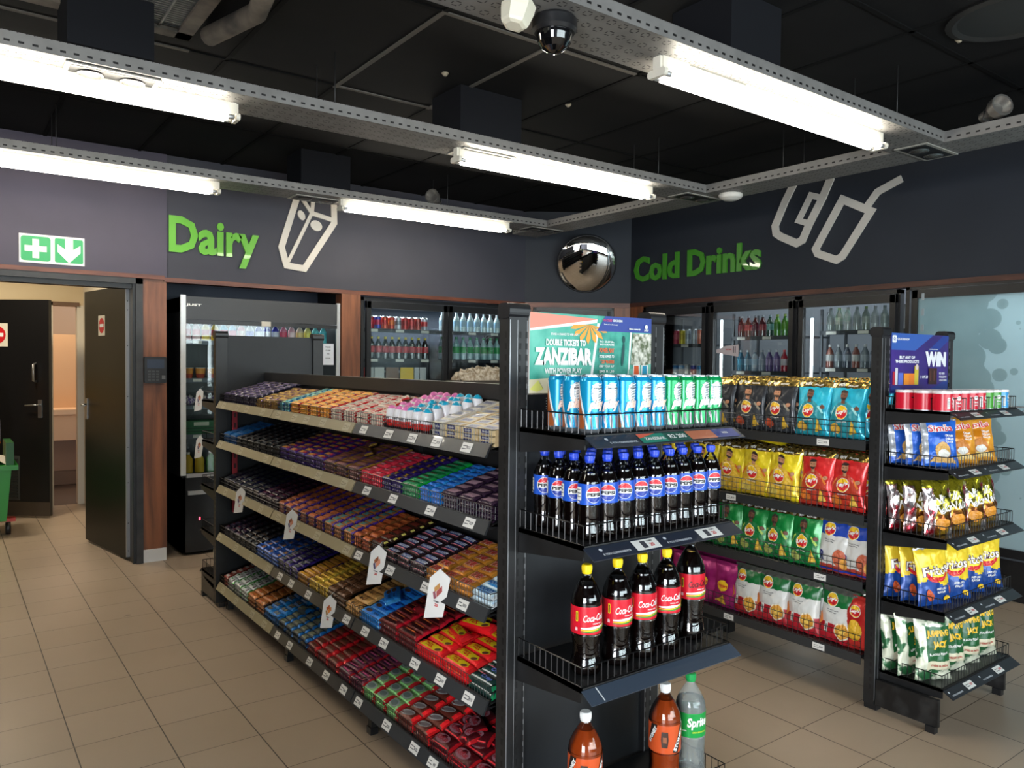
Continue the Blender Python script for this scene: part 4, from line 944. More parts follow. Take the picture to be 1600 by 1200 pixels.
# ---- double door fridge
def fridge_front(name, label, M_, w_, doors, z1=2.19, strips=(), solid=None):
    """local frame: x out of the wall (front at 0), y from right(0) .. origin at the left bottom corner, left to right is -y after mirroring"""
    o = thing(name, label, 'fridge', M_[0], M_[1])
    MB_ = MB
    class MBm(MB_):
        def add(s, vs, fs, m, smooth=False, M=None):      # left to right seen from the front runs along +y here
            MB_.add(s, [(p[0], -p[1], p[2]) for p in vs], [f_[::-1] for f_ in fs], m, smooth, M)
    MB__ = MBm
    k = MB__(); k.box((-.06, -.03, 0), (.0, 0, z1), FRM); k.box((-.06, -w_, 0), (.0, -w_ + .03, z1), FRM); k.box((-.06, -w_, z1 - .03), (0, 0, z1), FRM); k.box((-.06, -w_, 0), (0, 0, .28), FRM); k.build('frame', o)
    for (a_, b_) in doors:
        k = MB__(); fw = .045
        for (p, q) in (((.0, -a_, .3), (.035, -a_ - fw, z1 - .035)), ((.0, -b_ + fw, .3), (.035, -b_, z1 - .035)), ((.0, -a_, z1 - .10), (.035, -b_, z1 - .035)), ((.0, -a_, .3), (.035, -b_, .36))): k.box(p, q, FRM)
        for yy in (-a_ - .002, -b_ + .004): k.box((.035, yy, .31), (.037, yy - .004, z1 - .04), FRM2)
        k.box((.035, -a_, z1 - .04), (.037, -b_, z1 - .036), FRM2)
        dd_ = k.build('door_panel', o)
        k = MB__(); k.box((.012, -a_ - fw, .36), (.018, -b_ + fw, z1 - .10), solid or GLASS); k.build('door_glass', dd_)
        k = MB__(); k.tube([(.035, -b_ + .025, .95), (.06, -b_ + .025, .97), (.06, -b_ + .025, 1.35), (.035, -b_ + .025, 1.37)], .008, FRM, 6); k.build('door_handle', dd_)
    for s_, z0_, z1_ in strips:
        k = MB__(); k.box((-.03, -s_ + .010, z0_), (-.02, -s_ - .010, z1_), LED); k.build('light_strip', o)
    return o
fr1 = fridge_front('double_fridge', 'black double glass door fridge of cola behind the chocolate run', ((XD + .02, -3.12, 0), PI), 1.84, [(.04, .915), (.925, 1.80)], 2.19)
# outward normal of dairy wall is -X (rotation 180deg); seen from the front, left to right is -Y = +y local
def shelf_rack(name, label, loc, rz, w_, d, zs, parent_group=None):
    o = thing(name, label, 'shelf rack', loc, rz)
    for z in zs:
        k = MB(); k.box((-d, 0, z - .012), (0, w_, z), mat((70, 74, 82), .4)); k.box((0, 0, z - .03), (.004, w_, z + .006), mat((44, 48, 56), .4))
        for i in range(int(w_ / .28)): k.box((.004, .06 + i * .28, z - .026), (.005, .15 + i * .28, z), CARD)
        k.build('shelf', o)
    for y in (0.01, w_ - .01):
        for x in (-d + .01, -.01):
            k = MB(); k.box((x - .01, y - .01, 0), (x + .01, y + .01, 2.08), mat((90, 94, 100), .4)); k.build('upright', o)
    return o
shelf_rack('fridge_rack', 'shelf rack behind the double fridge doors', (XD + .14, -3.2, 0), PI, 1.7, .45, [.45, .88, 1.30, 1.62, 1.905])
bpy.data.objects['fridge_rack'].location.x = XD + .14
for o_ in (bpy.data.objects['fridge_rack'],): o_.rotation_euler = (0, 0, PI)
cc = [((190, 30, 60), (226, 60, 90)), ((170, 24, 44), (210, 40, 60)), ((50, 60, 160), (180, 40, 80)), ((200, 70, 40), (190, 40, 40)), ((190, 60, 40), (220, 110, 50)), ((190, 190, 200), (120, 120, 130)), ((180, 40, 40), (150, 30, 30)), ((150, 40, 40), (190, 50, 50)), ((170, 60, 50), (140, 40, 40)), ((160, 160, 170), (190, 60, 60))]
for i, (c1, c2) in enumerate(cc):
    me = bg_can('drink_can', mat(c1, .3, .3), mat(c2, .3, .3)); yy = -3.235 - i * .073
    o1 = place(me, 'drink_can', 'can', (XD + .2, yy, 1.905), 'drink can, %s from the left on the top shelf of the double fridge' % ORD[i], 'cans on the top fridge shelf')
    place(me, 'drink_can', 'can', (XD + .28, yy, 1.905), 'drink can in the second row, %s from left, top fridge shelf' % ORD[i], 'cans in the second row of the top fridge shelf')
COLA = mat((16, 8, 8), .08, 0, .6); YCAP = mat((236, 206, 30), .4); RLAB = mat((200, 50, 60), .4); NAVYB = mat((24, 26, 40), .1, 0, .5)
cokeb = bg_bottle('cola_bottle', COLA, RLAB, YCAP, .034, .215)
for i in range(10): place(cokeb, 'cola_bottle', 'bottle', (XD + .2, -3.24 - i * .0735, 1.62), 'yellow capped cola bottle, %s from the left on the second fridge shelf' % ORD[i], 'yellow capped colas in the double fridge')
clr = bg_bottle('clear_bottle', mat((60, 66, 70), .1, 0, .5), mat((70, 76, 84), .3), WHITE, .034, .21)
for i in range(10): place(clr, 'grey_bottle', 'bottle', (XD + .2, -3.24 - i * .0735, 1.30), 'dark bottle with pale cap, %s from the left on the third fridge shelf' % ORD[i], 'dark bottles on the third fridge shelf')
grn = bg_bottle('lemonade_bottle', mat((150, 190, 196), .15, 0, .3), mat((30, 150, 80), .4), mat((30, 140, 80), .4), .036, .235)
for i in range(9): place(grn, 'lemonade_bottle', 'bottle', (XD + .2, -4.10 - i * .085, 1.62), 'lemonade bottle with green label, %s from the left behind the right fridge door' % ORD[i], 'lemonades behind the right fridge door')
wat = bg_bottle('water_bottle', mat((190, 210, 216), .1, 0, .3), mat((150, 180, 200), .4), mat((190, 200, 210), .4), .032, .2)
for i in range(9): place(wat, 'water_bottle', 'bottle', (XD + .2, -4.10 - i * .085, 1.905), 'water bottle, %s from left, top shelf behind the right fridge door' % ORD[i], 'waters behind the right fridge door')
# price board strips in front of the third shelf and the crumpled pack on the gondola side
for i, (c_, a0) in enumerate((((226, 90, 90), 3.20), ((196, 196, 196), 3.225), ((206, 206, 204), 3.31), ((120, 84, 60), 3.43), ((240, 200, 20), 3.585), ((196, 200, 206), 3.74), ((206, 206, 210), 3.80))):
    a1 = (3.22, 3.30, 3.41, 3.57, 3.73, 3.79, 3.87)[i]
    k = MB(); k.box((0, -(a1 - a0), 0), (.01, 0, .12), mat(c_, .5)); k.build('price_board', None, (XD + .12, -a0, 1.42), label=['red', 'light grey', 'pale', 'brown picture', 'bright yellow', 'bluish white', 'narrow white'][i] + ' price board standing inside the left fridge door', cat='price board')
k = MB(); random.seed(11)
def crum(u, v):
    p = Vector((-.12 + .24 * v, .36 - .72 * u, .13 * (math.sin(PI * u) ** .3) * (math.sin(PI * v) ** .4)))
    return p + Vector((.02, .02, .035)) * noise.noise(Vector((u * 14, v * 6, 3.1))) * (1 if 0 < v < 1 else 0)
k.surf(crum, 40, 16, noise_mat('clear_beige_plastic', (150, 134, 112), (206, 196, 180), 26, .2, pos=(.4, .6), coat=.6), smooth=False)
k.build('plastic_wrapped_pack', None, (XD - .13, -4.42, 1.42), label='crumpled beige plastic wrapped pack in front of the right fridge door', cat='pack')
k = MB(); k.box((-.30, -.48, 0), (.03, .48, 1.42), mat((70, 62, 54), .6)); k.build('stacked_carton', None, (XD - .16, -4.42, 0), label='brown carton stack under the plastic wrapped pack behind the chocolate run', cat='carton')
# corner door
cdo = fridge_front('corner_glass_door', 'narrow glazed door in the corner wall below the convex mirror', (tuple(diag(.095, .0, 0)), math.atan2(nn.y, nn.x)), DL - .095 - .175, [(.03, DL - .30)], 2.19)
k = MB(); dbox(k, .1, DL - .18, -.5, -.48, 0, 2.4, mat((110, 120, 116), .6)); struct('wall_corner_back', k)
area_light('corner_lamp', tuple(diag(.55, -.25, 2.15)), (0, 0, 0), .3, .3, 5, (.8, 1.0, .9))
# ---- cold wall doors (outward +Y, left to right is -X) -> rz=+90deg, local +y -> -X
fridge_front('cold_room_door', 'first glass cold room door, left one under the Cold Drinks letters', ((5.68, YC + .005, 0), PI / 2), .86, [(.02, .84)], 2.19, [(.05, .5, 1.9)])
fridge_front('cold_room_door', 'second glass cold room door with a slim lit strip at its left side', ((4.81, YC + .005, 0), PI / 2), .93, [(.02, .91)], 2.19, [(.115, .6, 2.02)])
fridge_front('cold_room_door', 'third glass cold room door, left of the frosted one', ((3.87, YC + .005, 0), PI / 2), .87, [(.02, .85)], 2.19, [(.115, .6, 2.0)])
# frosted door
m, nt, b = nmat('frosted_glass')
tc = N(nt, 'ShaderNodeTexCoord'); n1 = N(nt, 'ShaderNodeTexNoise'); n1.inputs['Scale'].default_value = 2.2; n1.inputs['Detail'].default_value = 5; nt.links.new(tc.outputs['Object'], n1.inputs[0])
n2 = N(nt, 'ShaderNodeTexVoronoi'); n2.inputs['Scale'].default_value = 9; nt.links.new(tc.outputs['Object'], n2.inputs[0])
col = mixrgb(nt, n1.outputs[0], (140, 164, 168), (182, 200, 202)); sp = N(nt, 'ShaderNodeSeparateXYZ'); nt.links.new(tc.outputs['Object'], sp.inputs[0])
ed = math_n(nt, 'GREATER_THAN', math_n(nt, 'ADD', sp.outputs[1], math_n(nt, 'MULTIPLY', n2.outputs[0], .35)), .84)
col2 = mixrgb(nt, math_n(nt, 'MULTIPLY', ed, .6), col, (206, 224, 228))
nt.links.new(col2, b.inputs['Base Color']); b.inputs['Roughness'].default_value = .12
tr = N(nt, 'ShaderNodeBsdfTranslucent'); nt.links.new(col2, tr.inputs[0]); mx = N(nt, 'ShaderNodeMixShader'); mx.inputs[0].default_value = .6
out = nt.nodes['Material Output']; nt.links.new(b.outputs[0], mx.inputs[1]); nt.links.new(tr.outputs[0], mx.inputs[2]); nt.links.new(mx.outputs[0], out.inputs[0])
FROST = m
fd = fridge_front('frosted_door', 'large frosted pale glass cold room door at the right edge', ((2.96, YC + .005, 0), PI / 2), 1.9, [(.06, 1.86)], 2.21, (), FROST)
k = MB()
for i in range(14): k.box((.03, .135, .6 + i * .115), (.0362, .155, .65 + i * .115), mat((150, 160, 165), .3))
k.build('perforated_strip', fd)
k = MB()
for zz in (1.335, 1.30): k.tube([(.045, .18, zz), (.045, 1.8, zz)], .006, ALU, 6)
for i in range(40): k.tube([(.045, .18 + i * .04, 1.30 + (.035 if i % 2 else 0)), (.045, .22 + i * .04, 1.335 - (.035 if i % 2 else 0))], .0035, ALU, 4)
k.build('wire_shelf', fd)
# racks and bottles inside the cold room
shelf_rack('cold_rack', 'shelf rack of drinks behind the left cold door', (5.62, -6.03, 0), PI / 2, .76, .4, [.5, .95, 1.44, 1.80])
shelf_rack('cold_rack', 'shelf rack of drinks behind the second cold door', (4.66, -6.03, 0), PI / 2, .76, .4, [.5, .95, 1.27, 1.54, 1.86])
shelf_rack('cold_rack', 'shelf rack of drinks behind the third cold door', (3.75, -6.03, 0), PI / 2, .74, .4, [.5, .95, 1.27, 1.58, 1.89])
def row(x0_, z, n, dx, specs, what, where, kind='bottle', r=.032, h=.2):
    for i in range(n):
        c1, c2, c3 = specs[i % len(specs)]
        key = (kind, c1, c2, c3, r, h)
        if key not in BG:
            BG[key] = bg_can('can', mat(c1, .3, .3), mat(c2, .3, .3), r, h) if kind == 'can' else bg_bottle('bottle', mat(c1, .1, 0, .5), mat(c2, .4), mat(c3, .4), r, h)
        place(BG[key], 'drink_can' if kind == 'can' else 'drink_bottle', kind, (x0_ - i * dx, -6.09, z), '%s, %s from left, %s' % (what, ORD[i], where), what + 's, ' + where)
row(5.56, 1.80, 9, .078, [((200, 110, 90), (210, 140, 120), 0), ((200, 90, 80), (220, 150, 130), 0), ((190, 60, 90), (200, 100, 120), 0), ((220, 200, 60), (200, 180, 60), 0), ((180, 190, 200), (150, 160, 170), 0), ((160, 170, 180), (180, 190, 200), 0)], 'slim can', 'top shelf behind the left cold door', 'can', .03, .155)
row(5.56, 1.44, 9, .078, [((170, 180, 190), (190, 200, 210), 0), ((40, 50, 150), (190, 60, 80), 0), ((60, 130, 190), (160, 200, 230), 0), ((110, 170, 220), (200, 210, 220), 0)], 'blue or silver can', 'second shelf behind the left cold door', 'can', .03, .16)
row(4.60, 1.86, 9, .078, [((80, 10, 20), (120, 30, 44), (190, 190, 200)), ((90, 12, 22), (200, 60, 70), (190, 190, 200)), ((80, 10, 20), (110, 40, 60), (180, 180, 190)), ((80, 20, 30), (150, 50, 60), (180, 180, 190)), ((20, 70, 60), (120, 170, 170), (170, 190, 200)), ((70, 140, 30), (60, 120, 30), (180, 210, 90)), ((60, 130, 30), (90, 150, 40), (180, 210, 90)), ((60, 60, 140), (190, 120, 160), (200, 140, 180)), ((50, 70, 140), (140, 150, 190), (200, 200, 210))], 'coloured soft drink', 'top shelf behind the second cold door')
row(4.60, 1.54, 9, .078, [((50, 120, 150), (70, 150, 180), (200, 210, 220)), ((60, 130, 160), (150, 190, 210), (200, 210, 220)), ((150, 170, 190), (130, 170, 200), (210, 210, 220)), ((150, 160, 180), (170, 180, 200), (210, 210, 220)), ((110, 90, 150), (150, 130, 180), (210, 210, 220)), ((110, 90, 150), (150, 130, 180), (210, 210, 220)), ((160, 30, 50), (200, 190, 200), (190, 60, 70)), ((170, 30, 50), (200, 60, 70), (190, 190, 200))], 'flavoured water', 'second shelf behind the second cold door')
row(4.60, 1.27, 9, .078, [((20, 20, 26), (220, 220, 210), (220, 200, 60)), ((210, 190, 60), (60, 50, 40), (220, 200, 60)), ((60, 80, 160), (200, 200, 210), (220, 220, 220))], 'dark drink bottle', 'third shelf behind the second cold door')
row(3.69, 1.89, 9, .078, [((150, 160, 160), (130, 140, 140), (110, 120, 120)), ((120, 134, 126), (150, 160, 150), (100, 130, 60)), ((170, 176, 180), (150, 156, 160), (150, 150, 150))], 'pale water bottle', 'top shelf behind the third cold door')
row(3.69, 1.58, 9, .078, [((150, 90, 80), (190, 190, 190), (200, 200, 204)), ((120, 130, 140), (160, 170, 180), (200, 200, 206)), ((80, 90, 110), (150, 160, 176), (210, 210, 214))], 'white capped bottle', 'second shelf behind the third cold door')
row(3.69, 1.27, 9, .078, [((60, 70, 110), (200, 60, 60), (220, 220, 226)), ((40, 60, 130), (60, 90, 180), (210, 210, 220)), ((30, 50, 140), (40, 70, 170), (200, 204, 214))], 'blue water bottle', 'third shelf behind the third cold door')
for i, (x_, z_) in enumerate(((4.70, 1.72), (3.86, 1.37))):
    k = MB(); k.add([(-.0, 0, -.01), (-.25, 0, -.045), (-.25, 0, .065), (-.11, 0, .055), (0, 0, .02)], [(0, 1, 2, 3, 4)[::-1]], mat((200, 188, 192), .5)); k.add([(-.0, -.002, -.01), (-.25, -.002, -.045), (-.25, -.002, .065), (-.11, -.002, .055), (0, -.002, .02)], [(0, 1, 2, 3, 4)], mat((200, 188, 192), .5))
    decals(k, flatS((-.15, .0002, .01), (-1, 0, 0), (0, 0, 1), (0, 1, 0)), [T('SPECIAL', -.01, .012, .014, REDINK), (rect(.04, -.02, .05, .04), INK), (rect(.06, -.02, .07, .04), INK)], 1)
    k.build('arrow_tag', None, (x_, YC + .047, z_), label=('pinkish arrow shaped tag on the second cold door', 'pale arrow shaped tag low on the third cold door')[i], cat='tag')
# ================================================================ CHOCOLATE BARS
def bar_mesh(name, L, Wd, Th, base, layers=(), endc=None, rough=.35, metal=0.0, box=False, crimp=.012):
    base = tuple(min(255, int(v * 1.15)) for v in base)
    bm_ = mat(base, rough, metal) if box else wrap(base, .3, metal + .12); ec = mat(endc or base, rough, metal) if box else wrap(endc or base, .25, metal + .2); k = MB()
    hl, hw = L / 2, Wd / 2
    if box:
        k.box((-hl, -hw, 0), (hl, hw, Th), bm_)
        if endc: k.box((-hl - .0004, -hw - .0004, .001), (-hl + .006, hw + .0004, Th + .0004), ec); k.box((hl - .006, -hw - .0004, .001), (hl + .0004, hw + .0004, Th + .0004), ec)
        zt = lambda x, y: Th
    else:
        def zt(x, y):
            e = max(0.0, min(1.0, (hl - abs(x)) / (crimp * 1.6))); s = min(1, abs(y) / hw)
            return Th * (.5 + .5 * (e ** .6) * (1 - .55 * s ** 4)) if e > 0 else Th * .5
        def top(u, v): x = (u - .5) * L; y = (v - .5) * Wd; return Vector((x, y, zt(x, y)))
        def bot(u, v):
            x = (u - .5) * L; y = (v - .5) * Wd; e = max(0.0, min(1.0, (hl - abs(x)) / (crimp * 1.6)))
            return Vector((x, y, Th * .45 * (1 - e ** .6)))
        cm = lambda u, v: ec if abs(u - .5) * L > hl - crimp else bm_
        k.surf(top, 14, 6, cm)
        k.surf(bot, 14, 1, cm, flip=True)
        for s_ in (0, 1):
            k.surf(lambda u, v, s_=s_: top(u, s_) * v + bot(u, s_) * (1 - v), 14, 1, cm, flip=(s_ == 1))
        for s_ in (0, 1):
            k.surf(lambda u, v, s_=s_: top(s_, u) * v + bot(s_, u) * (1 - v), 2, 1, ec, flip=(s_ == 0))
    if layers: decals(k, lambda x, y, off: Vector((x, y, zt(x, y) + off)), layers, .03, .0005)
    if box: decals(k, flatS((0, -hw, Th / 2), (1, 0, 0), (0, 0, 1), (0, -1, 0)), [(rect(-hl * .62, -Th * .38, hl * .30, Th * .38), mat((34, 40, 104), .4)), (rect(-hl * .5, -Th * .12, hl * .2, Th * .12), mat((200, 196, 190), .4))], 1, .0006)
    return k.mesh(name)
m3 = lambda c, r=.35: mat(c, r)
GOLD = (176, 128, 52)
PI_FRONT = lambda L, Wd: None
def K(L, Wd, Th, base, layers, endc=None, **kw): return dict(L=L, W=Wd, T=Th, base=base, layers=layers, endc=endc, kw=kw)
def R_(x0, y0, x1, y1, c): return (rect(x0, y0, x1, y1), wrap(tuple(min(255, int(v * 1.18)) for v in c), .3))
def Tx(s, x, y, h, c, w=None, sh=0.0): return T(s, x, y, h, mat(c, .35), w, sh, 0, .04)
KD = {
 # shelf 1 (top), left (far) to right (near)
 'a1': (K(.115, .034, .016, (38, 30, 64), [R_(-.04, -.010, .04, -.002, (150, 130, 170)), R_(-.04, .004, .02, .009, (196, 186, 150))], (24, 20, 44)), 'dark purple chocolate bar with silver stripes', 'far left of the top shelf'),
 'a2': (K(.12, .04, .018, (150, 116, 54), [R_(-.04, -.012, .04, .0, (196, 160, 84)), R_(-.02, .004, .05, .012, (90, 50, 110))], (110, 70, 120)), 'gold and purple chocolate bar', 'left part of the top shelf'),
 'a3': (K(.085, .034, .018, (70, 140, 150), [R_(-.03, -.008, .03, .008, (160, 190, 150))], (30, 90, 150)), 'teal wrapped chocolate bar', 'left of the orange bars on the top shelf'),
 'a4': (K(.125, .036, .02, (214, 150, 50), [R_(-.055, -.014, -.02, .014, (220, 80, 40)), R_(.025, -.016, .055, .016, (60, 30, 110)), R_(-.02, -.006, .02, .006, (226, 190, 90))], (200, 60, 50)), 'orange and gold honeycomb chocolate bar', 'middle of the top shelf'),
 'a5': (K(.13, .036, .014, (208, 198, 184), [([(-.06, -.014), (-.01, -.014), (.03, .012), (-.06, .012)], mat((220, 214, 204), .3)), ([(-.02, -.016), (.055, -.016), (.055, -.004)], mat((204, 40, 44), .3)), Tx('kinder', -.01, .004, .010, (40, 30, 30), .04), R_(.03, .006, .055, .012, (204, 50, 50))], (204, 40, 44)), 'white and red milk chocolate bar', 'top shelf left of the toy eggs'),
 'a7': (K(.08, .042, .03, (178, 172, 158), [R_(-.035, -.014, .035, .014, (150, 152, 160)), Tx('CLASSIC', 0, 0, .010, (60, 70, 130), .05)], (196, 190, 176), box=True), 'pale grey chocolate carton', 'top shelf right of the toy eggs'),
 'a8': (K(.105, .046, .018, (190, 172, 134), [R_(-.045, -.018, .045, .018, (170, 166, 156)), R_(-.03, -.016, .03, .012, (132, 136, 156)), Tx('BISCUIT', 0, -.002, .010, (40, 50, 120), .055)], (206, 180, 136), box=True), 'cream carton with navy print', 'near end of the top shelf'),
 # shelf 2
 'b1': (K(.12, .04, .016, (30, 90, 150), [R_(-.04, -.008, .04, .008, (50, 120, 180))]), 'blue chocolate bar', 'far left of the second shelf'),
 'b2': (K(.11, .034, .02, (18, 18, 24), [R_(-.042, -.006, -.02, .008, (96, 104, 112)), R_(-.014, -.006, .008, .008, (120, 126, 130)), R_(.014, -.006, .034, .008, (90, 70, 60))], (14, 14, 20)), 'black chocolate bar with pale dashes', 'left part of the second shelf'),
 'b3': (K(.115, .038, .022, (48, 24, 90), [R_(-.04, -.012, .02, .010, (190, 140, 60)), R_(.02, -.010, .045, .012, (180, 40, 60)), R_(-.055, -.004, -.04, .01, (170, 150, 190))], (70, 40, 130)), 'purple chocolate bar with gold and red print', 'second shelf left of centre'),
 'b4': (K(.125, .038, .022, (90, 52, 50), [R_(-.05, -.016, .03, -.004, (120, 74, 66)), R_(-.045, .002, .035, .015, (156, 112, 50)), R_(.038, -.016, .056, .016, (48, 26, 80))], (150, 116, 44)), 'brown chocolate bar with a gold stripe', 'middle of the second shelf'),
 'b5': (K(.1, .036, .02, (196, 44, 66), [R_(-.035, -.012, .035, .010, (130, 60, 66)), R_(-.02, -.004, .02, .004, (230, 150, 160))], (230, 60, 80)), 'pinkish red chocolate bar', 'second shelf left of the gold striped purple ones'),
 'b6': (K(.085, .034, .02, (40, 26, 84), [([(-.03, -.010), (.02, -.012), (.03, .006), (-.02, .010)], mat((196, 160, 40), .35))], (50, 32, 110)), 'dark purple chocolate bar with a yellow patch', 'second shelf beside the green mints'),
 'b7': (K(.14, .032, .02, (30, 120, 70), [R_(-.06, -.011, .03, -.004, (70, 150, 110)), R_(-.06, .003, .035, .009, (20, 96, 52)), R_(-.02, -.003, .02, .002, (120, 50, 50))], (20, 170, 60)), 'green mint chocolate bar', 'second shelf right of centre'),
 'b8': (K(.085, .032, .02, (44, 108, 190), [R_(-.03, -.008, .03, .004, (20, 70, 140)), R_(-.02, .006, .03, .011, (130, 180, 220))], (40, 140, 220)), 'bright blue chocolate bar', 'second shelf right of the green mint bars'),
 'b9': (K(.12, .044, .022, (44, 28, 46), [([(-.04, -.012), (.028, -.014), (.044, .012), (-.028, .014)], mat((176, 142, 156), .3)), R_(-.055, .014, .055, .018, (64, 44, 100))], (30, 18, 36)), 'dark plum chocolate bar with a mauve label', 'near end of the second shelf'),
 # shelf 3
 'c1': (K(.115, .034, .016, (20, 20, 40), [R_(-.045, -.008, -.02, .006, (80, 96, 90)), R_(-.012, -.008, .012, .006, (70, 84, 96)), R_(.02, -.008, .04, .006, (84, 90, 80))], (30, 28, 70)), 'midnight blue chocolate bar', 'far left of the middle shelf'),
 'c2': (K(.1, .034, .016, (40, 18, 40), [R_(-.045, -.003, .045, .003, (120, 90, 120)), R_(-.03, .006, .03, .010, (140, 40, 60))], (30, 14, 34)), 'dark wine coloured chocolate bar', 'middle shelf behind the second hanging tag'),
 'c3': (K(.1, .034, .02, (150, 84, 50), [R_(-.03, -.012, .03, .008, (176, 100, 60)), R_(-.045, -.008, -.032, .01, (190, 190, 200)), R_(.032, -.014, .048, .014, (60, 36, 120))], (56, 36, 120)), 'copper chocolate bar with purple ends', 'middle shelf left of centre'),
 'c4': (K(.105, .034, .02, (170, 110, 56), [R_(-.03, -.012, .022, .010, (90, 150, 150)), R_(-.045, -.008, -.032, .01, (190, 190, 200)), R_(.032, -.014, .05, .014, (70, 44, 140))], (60, 40, 130)), 'tan and teal chocolate bar', 'centre of the middle shelf'),
 'c5': (K(.105, .036, .02, (166, 80, 44), [R_(-.03, -.01, .03, -.002, (206, 120, 66)), R_(-.045, -.008, -.03, .01, (110, 70, 140))], (150, 90, 50)), 'rust orange chocolate bar', 'middle shelf left of the dark brown cartons'),
 'c6': (K(.11, .042, .022, (58, 34, 26), [([(-.036, -.013), (.03, -.015), (.04, .012), (-.028, .014)], mat((134, 56, 42), .35)), R_(.042, -.008, .052, .01, (180, 170, 90))], (40, 26, 20)), 'brown carton bar with a brick red label', 'middle shelf left of the peanut bars'),
 'c7': (K(.112, .044, .024, (52, 36, 40), [([(-.046, -.012), (.040, -.012), (.048, .010), (-.038, .010)], mat((64, 88, 160), .3)), Tx('SNICKERS', .004, -.001, .014, (226, 232, 244), .076, .2), R_(-.046, -.018, .046, -.0145, (190, 110, 120))], (44, 30, 34)), 'dark brown peanut bar with a blue label', 'middle shelf left of the gold bars'),
 'c8': (K(.12, .046, .024, (186, 120, 44), [R_(-.044, -.016, .044, .014, (120, 62, 30)), T('TWIX', .0, -.001, .030, mat((240, 214, 190), .35), .080, .25, 0, .10), T('TWIX', .0, -.001, .026, mat((196, 16, 34), .35), .074, .25, 0, .04)], (214, 150, 60), metal=.25, rough=.3), 'shiny gold twin biscuit bar', 'right part of the middle shelf'),
 'c9': (K(.13, .04, .024, (196, 214, 224), [R_(-.055, -.015, .055, -.006, (40, 120, 180)), R_(-.05, .012, .05, .016, (60, 150, 190)), T('BOUNTY', 0, .003, .017, mat((24, 110, 190), .3), .088, .2, 0, .06)], (220, 230, 234)), 'white and blue coconut bar', 'near end of the middle shelf'),
 # shelf 4
 'd1': (K(.11, .034, .018, (26, 20, 44), [R_(-.04, -.006, .03, .0, (110, 90, 110)), R_(-.03, .006, .0, .010, (150, 40, 60))], (20, 16, 40)), 'blackish purple chocolate bar', 'far left of the fourth shelf'),
 'd2': (K(.1, .034, .018, (20, 22, 32), [R_(-.035, -.008, -.01, .006, (126, 130, 136)), R_(.0, -.008, .03, .006, (126, 130, 136)), R_(-.035, .009, .03, .013, (120, 80, 50))], (20, 20, 30)), 'black chocolate bar with white lettering', 'fourth shelf left of the blue slabs'),
 'd3': (K(.11, .038, .02, (30, 84, 170), [R_(-.04, -.010, .02, .004, (20, 50, 120)), R_(.02, -.012, .045, .012, (160, 116, 50))], (30, 100, 200)), 'royal blue chocolate bar with a gold patch', 'fourth shelf left of centre'),
 'd4': (K(.1, .034, .02, (24, 26, 40), [R_(-.04, -.006, -.006, .010, (140, 146, 150)), R_(.004, -.004, .03, .010, (120, 126, 134)), R_(-.02, -.014, .04, -.009, (60, 40, 130))], (50, 34, 120)), 'dark navy bar with grey lettering', 'fourth shelf between the blue and golden bars'),
 'd5': (K(.12, .032, .024, (170, 116, 34), [R_(-.04, -.006, .04, .004, (210, 160, 60)), R_(.04, -.012, .055, .012, (70, 40, 130))], (60, 36, 120)), 'amber orange chocolate bar', 'fourth shelf left of the yellow bars'),
 'd6': (K(.12, .03, .026, (206, 170, 60), [R_(-.05, -.003, .05, .006, (160, 124, 40)), R_(-.02, -.008, .03, -.004, (120, 60, 40))], (226, 196, 84), metal=.15), 'golden yellow chocolate bar', 'centre of the fourth shelf'),
 'd7': (K(.12, .04, .022, (88, 58, 38), [R_(-.04, -.010, .04, .010, (116, 80, 54)), (ell(-.02, 0, .010, .010, 10), mat((60, 36, 24), .4)), (ell(.015, 0, .010, .010, 10), mat((60, 36, 24), .4))], (72, 46, 30)), 'matt brown chocolate bar', 'fourth shelf left of the caramel beige bars'),
 'd8': (K(.125, .044, .024, (190, 146, 86), [(ell(-.03, .004, .014, .013, 12), mat((160, 116, 62), .4)), (ell(.01, .0, .015, .014, 12), mat((150, 104, 56), .4)), (ell(-.01, -.006, .008, .008, 10), mat((80, 50, 30), .4))], (206, 164, 104)), 'caramel beige biscuit bar', 'fourth shelf beside the sky blue bars'),
 'd9': (K(.125, .046, .026, (44, 136, 214), [R_(-.045, -.017, .045, .012, (30, 104, 190)), (ell(-.02, .0, .016, .010, 12), mat((88, 58, 44), .4)), Tx('BAR', .025, 0, .010, (20, 50, 120), .03)], (70, 160, 230)), 'sky blue biscuit bar', 'fourth shelf left of the dark red bars'),
 'd10': (K(.13, .036, .022, (96, 22, 26), [([(-.05, -.012), (.045, -.010), (.05, .002), (-.045, .004)], mat((44, 16, 18), .3)), R_(-.03, .006, .03, .011, (200, 110, 60))], (206, 30, 50)), 'dark red chocolate bar with red ends', 'fourth shelf left of the yellow ones'),
 'd11': (K(.15, .046, .028, (214, 30, 36), [([(-.055, -.014), (.03, -.016), (.055, -.004), (.045, .012), (-.03, .016), (-.06, .004)], mat((228, 200, 30), .3)), Tx('TEX', -.015, .001, .016, (190, 40, 30), .04, .2), (ell(.036, -.006, .013, .007, 10, .4), mat((104, 60, 44), .4))], (230, 40, 44)), 'yellow and red wafer bar', 'right part of the fourth shelf'),
 'd12': (K(.15, .046, .028, (28, 60, 56), [R_(-.06, -.020, .06, -.016, (190, 190, 186)), R_(-.03, .004, .05, .017, (40, 40, 44)), Tx('MINT', -.045, .010, .010, (150, 200, 170), .03), Tx('Crisp', .012, -.004, .02, (110, 130, 210), .06, .2), R_(-.05, .004, -.01, .008, (200, 110, 120))], (30, 160, 100), metal=.2), 'dark green mint crisp slab', 'near end of the fourth shelf'),
 # shelf 5 (bottom)
